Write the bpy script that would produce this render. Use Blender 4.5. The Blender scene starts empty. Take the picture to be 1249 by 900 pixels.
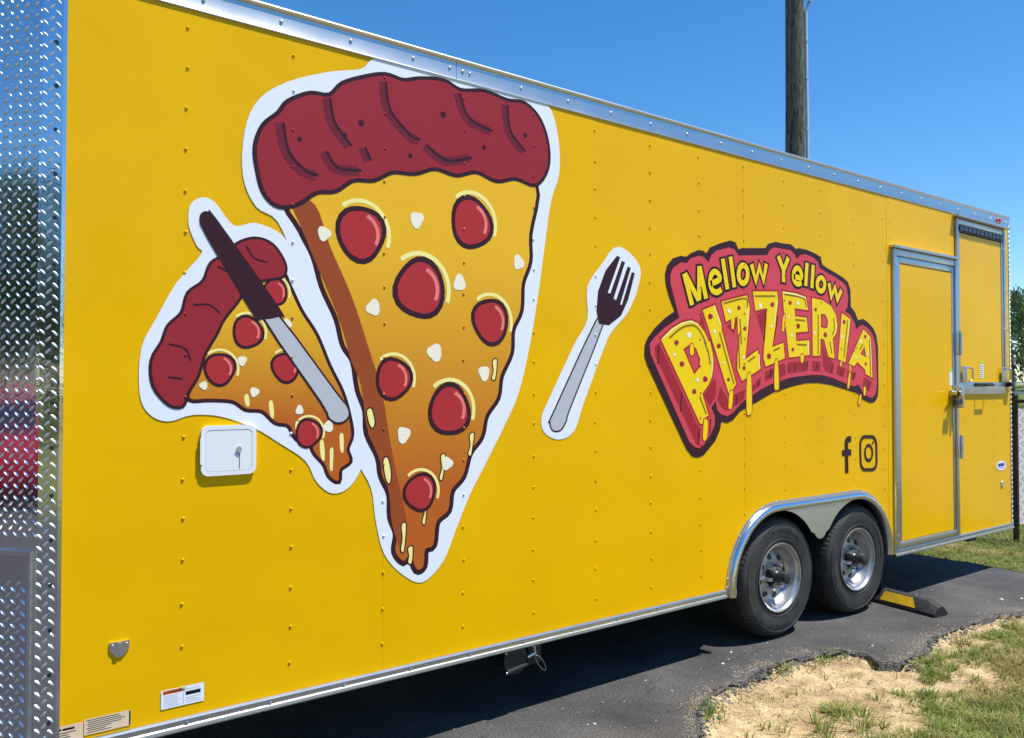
import bpy, bmesh, math, random
from mathutils import Vector, Matrix, noise
from mathutils.geometry import tessellate_polygon

R = math.radians
scene = bpy.context.scene

# ------------------------------------------------------------------ camera
cam_data = bpy.data.cameras.new('camera')
cam_data.sensor_width = 36.0
cam_data.lens = 980.0 / 1249.0 * 36.0
cam_data.clip_start = 0.05
cam_data.clip_end = 3000
cam = bpy.data.objects.new('camera', cam_data)
scene.collection.objects.link(cam)
cam.location = (0, -3.1, 1.6)
cam.rotation_euler = (R(90 + 1.193), 0, R(-36.547))
scene.camera = cam

# ------------------------------------------------------------------ sky, sun, exposure
SUN_TRAVEL = Vector((-0.26, 0.33, -1.0)).normalized()
to_sun = -SUN_TRAVEL
world = bpy.data.worlds.new('World')
scene.world = world
world.use_nodes = True
wn = world.node_tree
sky = wn.nodes.new('ShaderNodeTexSky')
sky.sky_type = 'NISHITA'
sky.sun_disc = False
sky.sun_elevation = math.asin(to_sun.z)
sky.sun_rotation = math.atan2(to_sun.x, to_sun.y)
sky.altitude = 50
sky.air_density = 1.0
sky.dust_density = 0.1
sky.ozone_density = 4.0
bgn = wn.nodes['Background']
hs = wn.nodes.new('ShaderNodeHueSaturation'); hs.inputs['Saturation'].default_value = 1.3
wn.links.new(sky.outputs[0], hs.inputs['Color']); wn.links.new(hs.outputs[0], bgn.inputs[0])
bgn.inputs[1].default_value = 0.14
sun_data = bpy.data.lights.new('sun', 'SUN')
sun_data.energy = 5.0
sun_data.angle = R(0.53)
sun_data.color = (1.0, 0.96, 0.90)
sun = bpy.data.objects.new('sun', sun_data)
scene.collection.objects.link(sun)
sun.rotation_euler = SUN_TRAVEL.to_track_quat('-Z', 'Y').to_euler()
sun.location = (0, 0, 20)
vs = scene.view_settings
vs.view_transform = 'Standard'
vs.look = 'None'
vs.gamma = 1.0
vs.exposure = 0.36
vs.use_curve_mapping = False

col = scene.collection
rng = random.Random(7)

# ------------------------------------------------------------------ materials
MATS = {}
def mat(name, c, rough=0.5, metal=0.0, var=0.0, scale=8.0, bump=0.0, bscale=60.0, coat=0.0, c2=None, spec=0.5, trans=0.0, bdist=0.01, rvar=0.0):
    if name in MATS: return MATS[name]
    m = bpy.data.materials.new(name); m.use_nodes = True
    nt = m.node_tree; b = nt.nodes['Principled BSDF']
    b.inputs['Roughness'].default_value = rough
    b.inputs['Metallic'].default_value = metal
    b.inputs['Specular IOR Level'].default_value = spec
    b.inputs['Coat Weight'].default_value = coat
    b.inputs['Coat Roughness'].default_value = 0.05
    b.inputs['Base Color'].default_value = (*c, 1)
    tc = nt.nodes.new('ShaderNodeTexCoord')
    if var > 0 or c2 or rvar:
        n = nt.nodes.new('ShaderNodeTexNoise'); n.inputs['Scale'].default_value = scale
        n.inputs['Detail'].default_value = 6
        nt.links.new(tc.outputs['Object'], n.inputs['Vector'])
        if var > 0 or c2:
            r = nt.nodes.new('ShaderNodeValToRGB')
            a = c2 if c2 else tuple(x * (1 - var) for x in c)
            z = c if c2 else tuple(min(1, x * (1 + var)) for x in c)
            r.color_ramp.elements[0].color = (*a, 1); r.color_ramp.elements[0].position = 0.35
            r.color_ramp.elements[1].color = (*z, 1); r.color_ramp.elements[1].position = 0.65
            nt.links.new(n.outputs[0], r.inputs[0]); nt.links.new(r.outputs[0], b.inputs['Base Color'])
        if rvar:
            mr = nt.nodes.new('ShaderNodeMapRange')
            mr.inputs[3].default_value = max(0.02, rough - rvar); mr.inputs[4].default_value = rough + rvar
            nt.links.new(n.outputs[0], mr.inputs[0]); nt.links.new(mr.outputs[0], b.inputs['Roughness'])
    if bump > 0:
        n2 = nt.nodes.new('ShaderNodeTexNoise'); n2.inputs['Scale'].default_value = bscale; n2.inputs['Detail'].default_value = 5
        nt.links.new(tc.outputs['Object'], n2.inputs['Vector'])
        bp = nt.nodes.new('ShaderNodeBump'); bp.inputs['Strength'].default_value = bump; bp.inputs['Distance'].default_value = bdist
        nt.links.new(n2.outputs[0], bp.inputs['Height']); nt.links.new(bp.outputs[0], b.inputs['Normal'])
        if coat: nt.links.new(bp.outputs[0], b.inputs['Coat Normal'])
    if trans > 0:
        out = nt.nodes['Material Output']
        t = nt.nodes.new('ShaderNodeBsdfTranslucent'); t.inputs[0].default_value = (*[min(1, x * 1.3) for x in c], 1)
        mx = nt.nodes.new('ShaderNodeMixShader'); mx.inputs[0].default_value = trans
        nt.links.new(b.outputs[0], mx.inputs[1]); nt.links.new(t.outputs[0], mx.inputs[2]); nt.links.new(mx.outputs[0], out.inputs[0])
    MATS[name] = m
    return m

def srgb(r, g, b):
    f = lambda v: (v / 255 / 12.92) if v <= 10 else ((v / 255 + 0.055) / 1.055) ** 2.4
    return (f(r), f(g), f(b))

M_YELLOW = mat('yellow_paint', (0.86, 0.475, 0.0006), 0.30, var=0.035, scale=1.6, bump=0.07, bscale=2.4, bdist=0.05, coat=0.12, spec=0.08)
M_ALU = mat('aluminium_trim', (0.60, 0.595, 0.575), 0.36, 1.0, rvar=0.05, scale=5)
M_ALU_FLAT = mat('mill_aluminium', (0.72, 0.73, 0.74), 0.36, 1.0, var=0.08, scale=14, rvar=0.08)
M_BRIGHT = mat('polished_aluminium', (0.74, 0.74, 0.74), 0.2, 1.0, rvar=0.06, scale=9, bump=0.05, bscale=14, bdist=0.02)
M_PLATE = mat('tread_plate', (0.70, 0.71, 0.73), 0.07, 1.0, rvar=0.03, scale=40, bump=0.05, bscale=38, bdist=0.008)
M_LUG = mat('tread_lug', (0.95, 0.95, 0.95), 0.42, 1.0)
M_STEEL = mat('zinc_steel', (0.62, 0.63, 0.64), 0.33, 1.0, var=0.15, scale=40)
M_BLACKP = mat('black_plastic', (0.018, 0.018, 0.02), 0.45)
M_DARK = mat('dark_chassis', (0.02, 0.02, 0.022), 0.6, var=0.3, scale=12)
M_WHITEP = mat('white_plastic', (0.82, 0.83, 0.86), 0.30)
M_ROOF = mat('white_roof_sheet', (0.75, 0.75, 0.75), 0.4)
M_RUBBER = mat('tyre_rubber', (0.045, 0.043, 0.040), 0.68, c2=(0.020, 0.020, 0.021), scale=7, bump=0.15, bscale=90, bdist=0.003)
M_RIM = mat('silver_rim_paint', (0.50, 0.51, 0.53), 0.32, 0.7, c2=(0.38, 0.375, 0.37), scale=9)
M_HUB = mat('black_hub', (0.02, 0.02, 0.022), 0.35)
M_LENS = mat('red_lens', (0.45, 0.01, 0.015), 0.15, coat=0.5)
# printed vinyl
def ink(name, r, g, b): return mat(name, srgb(r, g, b), 0.42, spec=0.2)
I_WHITE = ink('vinyl_white', 236, 240, 247)
I_DARK = ink('vinyl_maroon_black', 58, 28, 38)
I_PINK = ink('vinyl_coral', 216, 72, 84)
I_SIDE = ink('vinyl_dark_red', 168, 40, 52)
I_YEL = ink('vinyl_yellow', 250, 212, 12)
I_SHADE = ink('vinyl_olive', 150, 116, 12)
I_PALE = ink('vinyl_pale_yellow', 252, 240, 150)
I_CREAM = ink('vinyl_cream', 248, 240, 214)
I_CRUST = ink('vinyl_crust_red', 156, 44, 52)
I_CRUST2 = ink('vinyl_crust_shade', 116, 36, 50)
I_PEP = ink('vinyl_pepperoni', 180, 50, 54)
I_PEPHI = ink('vinyl_pepperoni_light', 240, 128, 122)
I_ORANGE = ink('vinyl_orange', 212, 134, 48)
I_BROWN = ink('vinyl_brown', 158, 76, 38)
I_CHEESE = ink('vinyl_cheese', 240, 196, 48)
I_GREY = ink('vinyl_grey', 190, 192, 198)
I_BLACK = ink('label_black', 26, 24, 26)
I_WARN = ink('label_orange', 226, 112, 40)
I_BEIGE = ink('label_beige', 228, 204, 172)
I_BLUE = ink('label_blue', 60, 70, 150)
I_LIME = ink('label_lime', 196, 214, 60)

def gradient_ink(name, lo, hi, z0, z1):
    m = ink(name, *hi); nt = m.node_tree; b = nt.nodes['Principled BSDF']
    tc = nt.nodes.new('ShaderNodeTexCoord'); sp = nt.nodes.new('ShaderNodeSeparateXYZ'); nt.links.new(tc.outputs['Object'], sp.inputs[0])
    mr = nt.nodes.new('ShaderNodeMapRange'); mr.inputs[1].default_value = z0; mr.inputs[2].default_value = z1; nt.links.new(sp.outputs[2], mr.inputs[0])
    r = nt.nodes.new('ShaderNodeValToRGB'); r.color_ramp.elements[0].color = (*srgb(*lo), 1); r.color_ramp.elements[1].color = (*srgb(*hi), 1)
    nt.links.new(mr.outputs[0], r.inputs[0]); nt.links.new(r.outputs[0], b.inputs['Base Color']); return m
I_SLICE = gradient_ink('vinyl_cheese_blend', (190, 98, 34), (242, 186, 40), 1.15, 2.25)
I_SLICE2 = gradient_ink('vinyl_cheese_blend_small', (190, 98, 34), (242, 190, 40), 1.45, 1.95)
# ------------------------------------------------------------------ mesh helpers
class MB:
    def __init__(s): s.v = []; s.f = []; s.mi = []; s.cur = 0
    def add(s, vs, fs):
        n = len(s.v); s.v += [tuple(p) for p in vs]
        for f in fs: s.f.append(tuple(i + n for i in f)); s.mi.append(s.cur)
    def box(s, x0, x1, y0, y1, z0, z1, ch=0.0):
        if ch <= 0:
            vs = [(x, y, z) for z in (z0, z1) for y in (y0, y1) for x in (x0, x1)]
            s.add(vs, [(0, 2, 3, 1), (4, 5, 7, 6), (0, 1, 5, 4), (2, 6, 7, 3), (0, 4, 6, 2), (1, 3, 7, 5)])
        else:
            bm = bmesh.new(); bmesh.ops.create_cube(bm, size=1)
            bmesh.ops.scale(bm, vec=(x1 - x0, y1 - y0, z1 - z0), verts=bm.verts)
            bmesh.ops.translate(bm, vec=((x0 + x1) / 2, (y0 + y1) / 2, (z0 + z1) / 2), verts=bm.verts)
            bmesh.ops.bevel(bm, geom=bm.edges[:], offset=ch, segments=2, affect='EDGES', profile=0.5)
            bm.verts.index_update()
            s.add([v.co for v in bm.verts], [tuple(v.index for v in f.verts) for f in bm.faces]); bm.free()
    def tube(s, path, r, n=8, cap=True, r2=None):
        path = [Vector(p) for p in path]; rings = []
        k = len(path)
        for i, p in enumerate(path):
            d = (path[min(i + 1, k - 1)] - path[max(i - 1, 0)]).normalized()
            a = Vector((0, 0, 1)) if abs(d.z) < 0.9 else Vector((1, 0, 0))
            u = d.cross(a).normalized(); w = d.cross(u)
            rr = r if r2 is None else r + (r2 - r) * i / (k - 1)
            rings.append([p + (u * math.cos(2 * math.pi * j / n) + w * math.sin(2 * math.pi * j / n)) * rr for j in range(n)])
        vs = [q for ring in rings for q in ring]
        fs = [(i * n + j, i * n + (j + 1) % n, (i + 1) * n + (j + 1) % n, (i + 1) * n + j) for i in range(k - 1) for j in range(n)]
        if cap: fs += [tuple(range(n))[::-1], tuple(range((k - 1) * n, k * n))]
        s.add(vs, fs)
    def lathe(s, prof, c, n=48, axis='y', closed=False):
        # prof: (radius, offset along axis)
        vs = []
        for r, o in prof:
            for j in range(n):
                a = 2 * math.pi * j / n
                if axis == 'y': vs.append((c[0] + r * math.cos(a), c[1] + o, c[2] + r * math.sin(a)))
                else: vs.append((c[0] + r * math.cos(a), c[1] + r * math.sin(a), c[2] + o))
        k = len(prof); fs = []
        for i in range(k if closed else k - 1):
            i2 = (i + 1) % k
            for j in range(n): fs.append((i * n + j, i * n + (j + 1) % n, i2 * n + (j + 1) % n, i2 * n + j))
        if not closed:
            if prof[0][0] > 1e-6: fs.append(tuple(range(n)))
            if prof[-1][0] > 1e-6: fs.append(tuple(range((k - 1) * n, k * n)))
        s.add(vs, fs)
    def prism(s, ring, y0, y1, holes=()):
        # ring of (x,z); front at y0 (towards -Y), back at y1
        rings = [list(ring)] + [list(h) for h in holes]
        flat = [p for r in rings for p in r]
        tris = tessellate_polygon([[Vector((x, z, 0)) for x, z in r] for r in rings])
        n = len(flat)
        vs = [(x, y0, z) for x, z in flat] + [(x, y1, z) for x, z in flat]
        fs = []
        for t in tris:
            fs.append(tuple(t)); fs.append(tuple(i + n for i in t))
        o = 0
        for r in rings:
            k = len(r)
            for i in range(k): fs.append((o + i, o + (i + 1) % k, o + (i + 1) % k + n, o + i + n))
            o += k
        s.add(vs, fs)
    def sheet(s, rings, y):
        # flat print facing -Y at depth y
        rings = [list(r) for r in rings]
        flat = [p for r in rings for p in r]
        tris = tessellate_polygon([[Vector((x, z, 0)) for x, z in r] for r in rings])
        fs = []
        for t in tris:
            a, b, c = [flat[i] for i in t]
            ar = (b[0] - a[0]) * (c[1] - a[1]) - (c[0] - a[0]) * (b[1] - a[1])
            if abs(ar) < 1e-10: continue
            fs.append(tuple(t) if ar > 0 else tuple(t)[::-1])
        s.add([(x, y, z) for x, z in flat], fs)
    def stroke(s, pts, w, y, closed=False):
        pts = [Vector(p) for p in pts]
        if (pts[0] - pts[-1]).length < 1e-6: closed = True; pts = pts[:-1]
        n = len(pts); L = []; Rr = []
        for i, p in enumerate(pts):
            a = pts[i - 1] if (i > 0 or closed) else p
            b = pts[(i + 1) % n] if (i < n - 1 or closed) else p
            d1 = (p - a); d2 = (b - p)
            if d1.length < 1e-9: d1 = d2
            if d2.length < 1e-9: d2 = d1
            d1.normalize(); d2.normalize()
            n1 = Vector((-d1.y, d1.x)); n2 = Vector((-d2.y, d2.x))
            m = n1 + n2
            m = n1 if m.length < 0.2 else m.normalized()
            k = min(1.8, 1 / max(0.3, m.dot(n1)))
            L.append(p + m * w * k / 2); Rr.append(p - m * w * k / 2)
        seg = n if closed else n - 1
        vs = [(q.x, y, q.y) for q in L] + [(q.x, y, q.y) for q in Rr]
        s.add(vs, [(i, n + i, n + (i + 1) % n, (i + 1) % n) for i in range(seg)])
    def build(s, name, m, parent=None, smooth=None, recalc=True, local=False):
        me = bpy.data.meshes.new(name)
        me.from_pydata(s.v, [], s.f)
        for x in (m if isinstance(m, list) else [m]): me.materials.append(x)
        if isinstance(m, list):
            me.polygons.foreach_set('material_index', s.mi)
        if recalc:
            bm = bmesh.new(); bm.from_mesh(me)
            bmesh.ops.remove_doubles(bm, verts=bm.verts, dist=1e-6)
            bmesh.ops.recalc_face_normals(bm, faces=bm.faces)
            bm.to_mesh(me); bm.free()
        if smooth is not None:
            me.shade_smooth()
            try: me.set_sharp_from_angle(angle=R(smooth))
            except Exception: pass
        o = bpy.data.objects.new(name, me); col.objects.link(o)
        if parent is not None:
            o.parent = parent
            p = parent; off = Vector((0, 0, 0))
            while p is not None: off += p.location; p = p.parent
            if not local: o.location = -off
        return o

def tag(o, label=None, cat=None, group=None, kind=None):
    if label: o['label'] = label
    if cat: o['category'] = cat
    if group: o['group'] = group
    if kind: o['kind'] = kind
    return o
def empty(name, loc):
    o = bpy.data.objects.new(name, None); o.empty_display_size = 0.2
    o.location = loc; col.objects.link(o); return o
def copy_tree(o, parent=None):
    c = o.copy(); col.objects.link(c); c.parent = parent
    for ch in list(o.children): copy_tree(ch, c)
    return c
def smooth_ring(ring, n=4, closed=True):
    k = len(ring); out = []
    for i in range(k if closed else k - 1):
        p0 = Vector(ring[i - 1] if (closed or i > 0) else ring[i]); p1 = Vector(ring[i]); p2 = Vector(ring[(i + 1) % k])
        p3 = Vector(ring[(i + 2) % k] if (closed or i + 2 < k) else ring[(i + 1) % k])
        for j in range(n):
            t = j / n
            q = 0.5 * ((2 * p1) + (-p0 + p2) * t + (2 * p0 - 5 * p1 + 4 * p2 - p3) * t * t + (-p0 + 3 * p1 - 3 * p2 + p3) * t ** 3)
            out.append((q.x, q.y))
    if not closed: out.append(tuple(ring[-1]))
    return out
def inside(pt, ring):
    x, z = pt; c = False
    for i in range(len(ring)):
        x1, z1 = ring[i]; x2, z2 = ring[i - 1]
        if (z1 > z) != (z2 > z) and x < (x2 - x1) * (z - z1) / (z2 - z1) + x1: c = not c
    return c
def disc(cx, cz, r, n=18, squash=1.0, wob=0.0, seed=0):
    return [(cx + r * squash * (1 + wob * math.sin(3 * a + seed) + wob * 0.6 * math.sin(2 * a + seed * 1.7)) * math.cos(a), cz + r * (1 + wob * math.sin(3 * a + seed)) * math.sin(a)) for a in [2 * math.pi * i / n for i in range(n)]]

# ------------------------------------------------------------------ artwork outlines, metres along the wall and above the ground
LOGO_EDGE = [(3.202,1.826),(3.222,1.862),(3.282,1.921),(3.365,1.981),(3.443,2.022),(3.402,2.091),(3.371,2.168),(3.364,2.225),(3.382,2.277),(3.429,2.321),(3.493,2.341),(3.542,2.340),(3.580,2.365),(3.647,2.390),(3.686,2.390),(3.717,2.378),(3.749,2.415),(3.830,2.446),(3.937,2.477),(3.985,2.471),(4.015,2.431),(4.046,2.442),(4.281,2.466),(4.307,2.495),(4.380,2.515),(4.389,2.517),(4.463,2.515),(4.549,2.518),(4.604,2.494),(4.637,2.502),(4.727,2.500),(4.818,2.486),(4.882,2.468),(4.905,2.419),(4.958,2.400),(5.055,2.378),(5.153,2.351),(5.215,2.325),(5.246,2.271),(5.250,2.151),(5.301,2.119),(5.339,2.064),(5.404,2.076),(5.466,2.056),(5.538,2.016),(5.581,1.963),(5.602,1.876),(5.604,1.583),(5.591,1.519),(5.551,1.484),(5.492,1.477),(5.399,1.501),(5.329,1.545),(5.231,1.564),(5.123,1.583),(4.990,1.606),(4.836,1.619),(4.711,1.617),(4.590,1.602),(4.471,1.581),(4.356,1.550),(4.482,1.596),(4.328,1.550),(4.151,1.488),(4.023,1.446),(3.953,1.394),(3.899,1.378),(3.845,1.388),(3.831,1.337),(3.791,1.278),(3.686,1.198),(3.635,1.185),(3.585,1.194),(3.535,1.239),(3.218,1.717),(3.198,1.764)]
LOGO_FACE = [(3.247,1.838),(3.272,1.864),(3.364,1.928),(3.480,1.987),(3.408,2.178),(3.406,2.221),(3.429,2.266),(3.493,2.303),(3.547,2.305),(3.580,2.335),(3.647,2.356),(3.691,2.353),(3.737,2.325),(3.760,2.371),(3.806,2.402),(3.924,2.433),(3.973,2.427),(4.015,2.393),(4.300,2.423),(4.320,2.454),(4.366,2.479),(4.357,2.479),(4.452,2.479),(4.549,2.479),(4.592,2.454),(4.614,2.428),(4.648,2.456),(4.715,2.469),(4.795,2.456),(4.853,2.432),(4.870,2.393),(4.958,2.366),(5.030,2.352),(5.152,2.316),(5.196,2.288),(5.213,2.226),(5.206,2.149),(5.174,2.119),(5.240,2.095),(5.295,2.044),(5.315,1.995),(5.351,2.020),(5.393,2.033),(5.465,2.013),(5.523,1.976),(5.559,1.922),(5.572,1.820),(5.583,1.622),(5.567,1.551),(5.529,1.516),(5.478,1.516),(5.400,1.548),(5.337,1.610),(5.287,1.597),(5.232,1.602),(5.017,1.654),(4.894,1.672),(4.749,1.671),(4.590,1.659),(4.495,1.646),(4.391,1.619),(4.483,1.657),(4.329,1.610),(4.225,1.578),(4.066,1.512),(4.023,1.490),(3.954,1.438),(3.899,1.418),(3.839,1.432),(3.806,1.458),(3.793,1.510),(3.753,1.472),(3.782,1.424),(3.785,1.373),(3.752,1.322),(3.687,1.257),(3.648,1.238),(3.604,1.248),(3.560,1.279),(3.247,1.773),(3.239,1.829)]
LOGO_SIDES = [[(3.313,1.840),(3.276,1.814),(3.282,1.766),(3.617,1.264),(3.642,1.255),(3.662,1.351),(3.630,1.373)],[(3.689,1.545),(3.787,1.648),(3.800,1.596),(3.793,1.536),(3.740,1.477)],[(3.806,1.519),(3.833,1.596),(3.900,1.527),(3.926,1.456),(3.886,1.448),(3.846,1.471)],[(3.955,1.544),(4.038,1.570),(4.066,1.570),(4.059,1.516),(3.954,1.469)],[(4.138,1.596),(4.226,1.660),(4.218,1.601),(4.137,1.560)],[(4.270,1.688),(4.360,1.712),(4.352,1.656),(4.262,1.624)],[(4.406,1.717),(4.484,1.741),(4.483,1.671),(4.405,1.643)],[(4.404,1.731),(4.467,1.746),(4.455,1.676),(4.403,1.654)],[(4.508,1.750),(4.738,1.768),(4.718,1.700),(4.507,1.676)],[(4.775,1.762),(4.876,1.764),(4.869,1.698),(4.774,1.697)],[(4.897,1.900),(4.941,1.806),(5.038,1.748),(5.018,1.680),(4.927,1.694),(4.899,1.731)],[(5.071,1.741),(5.179,1.720),(5.151,1.659),(5.057,1.681)],[(5.192,1.705),(5.310,1.691),(5.281,1.637),(5.185,1.659)],[(5.401,1.661),(5.517,1.630),(5.472,1.559),(5.393,1.598)],[(4.186,2.043),(4.290,2.080),(4.242,1.914)],[(3.897,1.955),(4.005,2.022),(3.968,1.911)],[(3.667,2.026),(3.655,1.966),(3.711,1.924)]]
LOGO_LETTERS = [[[(3.328,1.859),(3.416,1.923),(3.502,1.961),(3.578,1.976),(3.638,1.962),(3.694,1.916),(3.733,1.857),(3.743,1.862),(3.769,1.786),(3.772,1.717),(3.757,1.648),(3.728,1.605),(3.673,1.554),(3.727,1.426),(3.681,1.408),(3.675,1.380),(3.652,1.381)],[(3.511,1.809),(3.571,1.840),(3.621,1.816),(3.655,1.757),(3.652,1.707),(3.603,1.664)]],[[(3.680,2.041),(3.790,2.078),(3.849,1.968),(3.849,1.935),(3.983,1.610),(3.955,1.583),(3.948,1.561),(3.910,1.557),(3.731,1.939)]],[[(3.851,2.101),(4.090,2.155),(4.120,2.079),(4.103,1.956),(4.101,1.946),(4.071,1.761),(4.195,1.823),(4.223,1.705),(4.039,1.630),(3.995,1.698),(3.995,1.773),(4.025,1.934),(4.002,1.905),(3.999,2.020),(3.975,2.012),(3.962,1.942),(3.942,1.945),(3.939,2.003),(3.891,1.983)]],[[(4.150,2.183),(4.397,2.200),(4.409,2.140),(4.374,1.976),(4.396,2.044),(4.342,1.844),(4.460,1.875),(4.474,1.777),(4.274,1.720),(4.252,1.776),(4.258,1.838),(4.299,2.053),(4.262,1.883),(4.294,2.089),(4.174,2.065)]],[[(4.452,2.206),(4.600,2.202),(4.711,2.186),(4.733,2.100),(4.582,2.105),(4.589,2.051),(4.717,2.050),(4.730,1.959),(4.594,1.947),(4.599,1.890),(4.746,1.901),(4.744,1.803),(4.520,1.782),(4.493,1.950),(4.476,2.013)]],[[(4.780,2.184),(4.896,2.177),(5.003,2.144),(5.062,2.085),(5.066,2.064),(5.078,2.012),(5.061,1.958),(5.021,1.921),(5.039,1.785),(4.967,1.797),(4.917,1.912),(4.874,1.918),(4.870,1.804),(4.784,1.798),(4.783,2.049)],[(4.881,2.084),(4.932,2.083),(4.964,2.044),(4.957,1.995),(4.924,1.986),(4.879,1.995)]],[[(5.133,2.103),(5.242,2.065),(5.173,1.761),(5.083,1.782)]],[[(5.407,2.003),(5.500,1.948),(5.522,1.657),(5.431,1.684),(5.424,1.715),(5.325,1.768),(5.283,1.737),(5.211,1.755)],[(5.419,1.879),(5.440,1.801),(5.362,1.827)]]]
LOGO_DRIPS = [[(3.688,1.401),(3.720,1.392),(3.713,1.307),(3.695,1.280),(3.677,1.300)],[(3.921,1.561),(3.952,1.566),(3.943,1.482),(3.926,1.460),(3.910,1.474)],[(4.088,1.650),(4.124,1.664),(4.133,1.453),(4.107,1.422),(4.082,1.445)],[(4.369,1.748),(4.398,1.755),(4.408,1.592),(4.385,1.576),(4.362,1.592)],[(4.646,1.799),(4.683,1.803),(4.673,1.760),(4.660,1.750),(4.649,1.760)],[(4.456,2.033),(4.480,2.062),(4.470,1.960),(4.457,1.948),(4.447,1.959)],[(5.220,1.690),(5.236,1.679),(5.218,1.595),(5.204,1.582),(5.195,1.595)],[(5.223,1.739),(5.238,1.736),(5.236,1.705),(5.227,1.699)],[(5.112,1.768),(5.128,1.764),(5.120,1.736),(5.106,1.734)],[(5.407,1.591),(5.432,1.583),(5.419,1.532),(5.402,1.540)],[(5.350,1.529),(5.371,1.533),(5.359,1.475),(5.344,1.466),(5.332,1.479)],[(3.571,1.833),(3.592,1.839),(3.602,1.790),(3.583,1.774),(3.568,1.788)]]
LOGO_RED = [(3.454,1.844,0.015),(3.499,1.724,0.016),(3.699,1.639,0.017),(3.602,1.567,0.015),(3.822,1.836,0.015),(3.910,1.637,0.011),(4.059,1.708,0.013),(4.307,1.786,0.017),(3.748,2.008,0.017),(4.012,2.074,0.013),(4.068,1.950,0.013),(4.346,2.114,0.016),(4.534,2.137,0.014),(4.819,2.109,0.012),(4.621,1.990,0.017),(4.560,1.835,0.012),(4.930,1.944,0.017),(4.308,1.786,0.017),(5.160,2.042,0.015),(5.123,1.853,0.006),(5.428,1.951,0.013),(5.432,1.756,0.012),(5.313,1.866,0.006)]
LOGO_CREAM = [(3.560,1.891,0.017),(3.438,1.775,0.009),(3.632,1.634,0.012),(3.868,1.736,0.008),(4.056,1.774,0.011),(3.921,2.048,0.014),(3.785,1.920,0.012),(4.225,2.099,0.016),(4.334,1.975,0.009),(4.619,2.141,0.014),(4.516,2.044,0.009),(4.338,1.975,0.008),(4.548,1.926,0.009),(4.805,1.953,0.010),(5.131,1.938,0.012),(5.367,1.914,0.013),(5.309,1.802,0.009),(5.457,1.825,0.009)]
LOGO_SHADE = [[(3.395,1.868),(3.491,1.926),(3.577,1.948),(3.638,1.932),(3.688,1.878),(3.710,1.842)],[(3.691,1.860),(3.729,1.793),(3.742,1.725)],[(3.650,1.537),(3.707,1.435)],[(3.829,1.917),(3.962,1.610)],[(4.096,1.748),(4.168,1.781)],[(4.010,1.898),(4.014,1.703)],[(4.023,2.007),(4.034,1.852)],[(4.354,1.822),(4.423,1.843)],[(4.589,2.029),(4.698,2.029)],[(4.605,1.869),(4.714,1.869)],[(4.475,2.187),(4.678,2.177),(4.711,2.120)],[(5.030,2.062),(5.042,1.995),(5.015,1.949)],[(4.981,1.903),(5.006,1.818)],[(4.849,2.075),(4.845,1.811)],[(5.205,2.055),(5.153,1.795)],[(5.485,1.935),(5.495,1.669)],[(5.355,1.854),(5.398,1.894)],[(4.168,2.155),(4.376,2.169)],[(3.868,2.091),(4.074,2.135),(4.092,2.081)]]
LOGO_SHINE = [[(3.343,1.863),(3.422,1.916),(3.507,1.954),(3.578,1.969),(3.638,1.954)],[(3.765,1.768),(3.765,1.708),(3.752,1.652)],[(3.780,2.067),(3.838,1.963)],[(4.098,2.073),(4.088,1.963)],[(4.393,2.139),(4.361,1.983)],[(4.464,2.199),(4.600,2.194),(4.706,2.181)],[(4.729,1.888),(4.732,1.808)],[(5.068,2.026),(5.053,1.962)],[(5.230,2.057),(5.196,1.903)],[(5.496,1.936),(5.509,1.755)],[(4.205,1.796),(4.211,1.710)]]
LOGO_SLASH = [[(3.309,1.827),(3.305,1.718)],[(3.497,1.563),(3.485,1.452)],[(3.646,1.343),(3.639,1.255)],[(3.746,1.408),(3.739,1.319)],[(3.989,1.543),(3.982,1.482)],[(4.203,1.642),(4.199,1.596)],[(4.337,1.693),(4.329,1.651)],[(4.329,1.709),(4.312,1.647)],[(4.514,1.740),(4.510,1.683)],[(4.589,1.744),(4.579,1.691)],[(4.694,1.746),(4.675,1.695)],[(4.725,1.757),(4.712,1.699)],[(4.831,1.752),(4.818,1.701)],[(5.018,1.740),(4.998,1.688)],[(5.131,1.712),(5.113,1.666)],[(5.289,1.683),(5.267,1.641)],[(5.480,1.630),(5.450,1.567)]]
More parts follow.
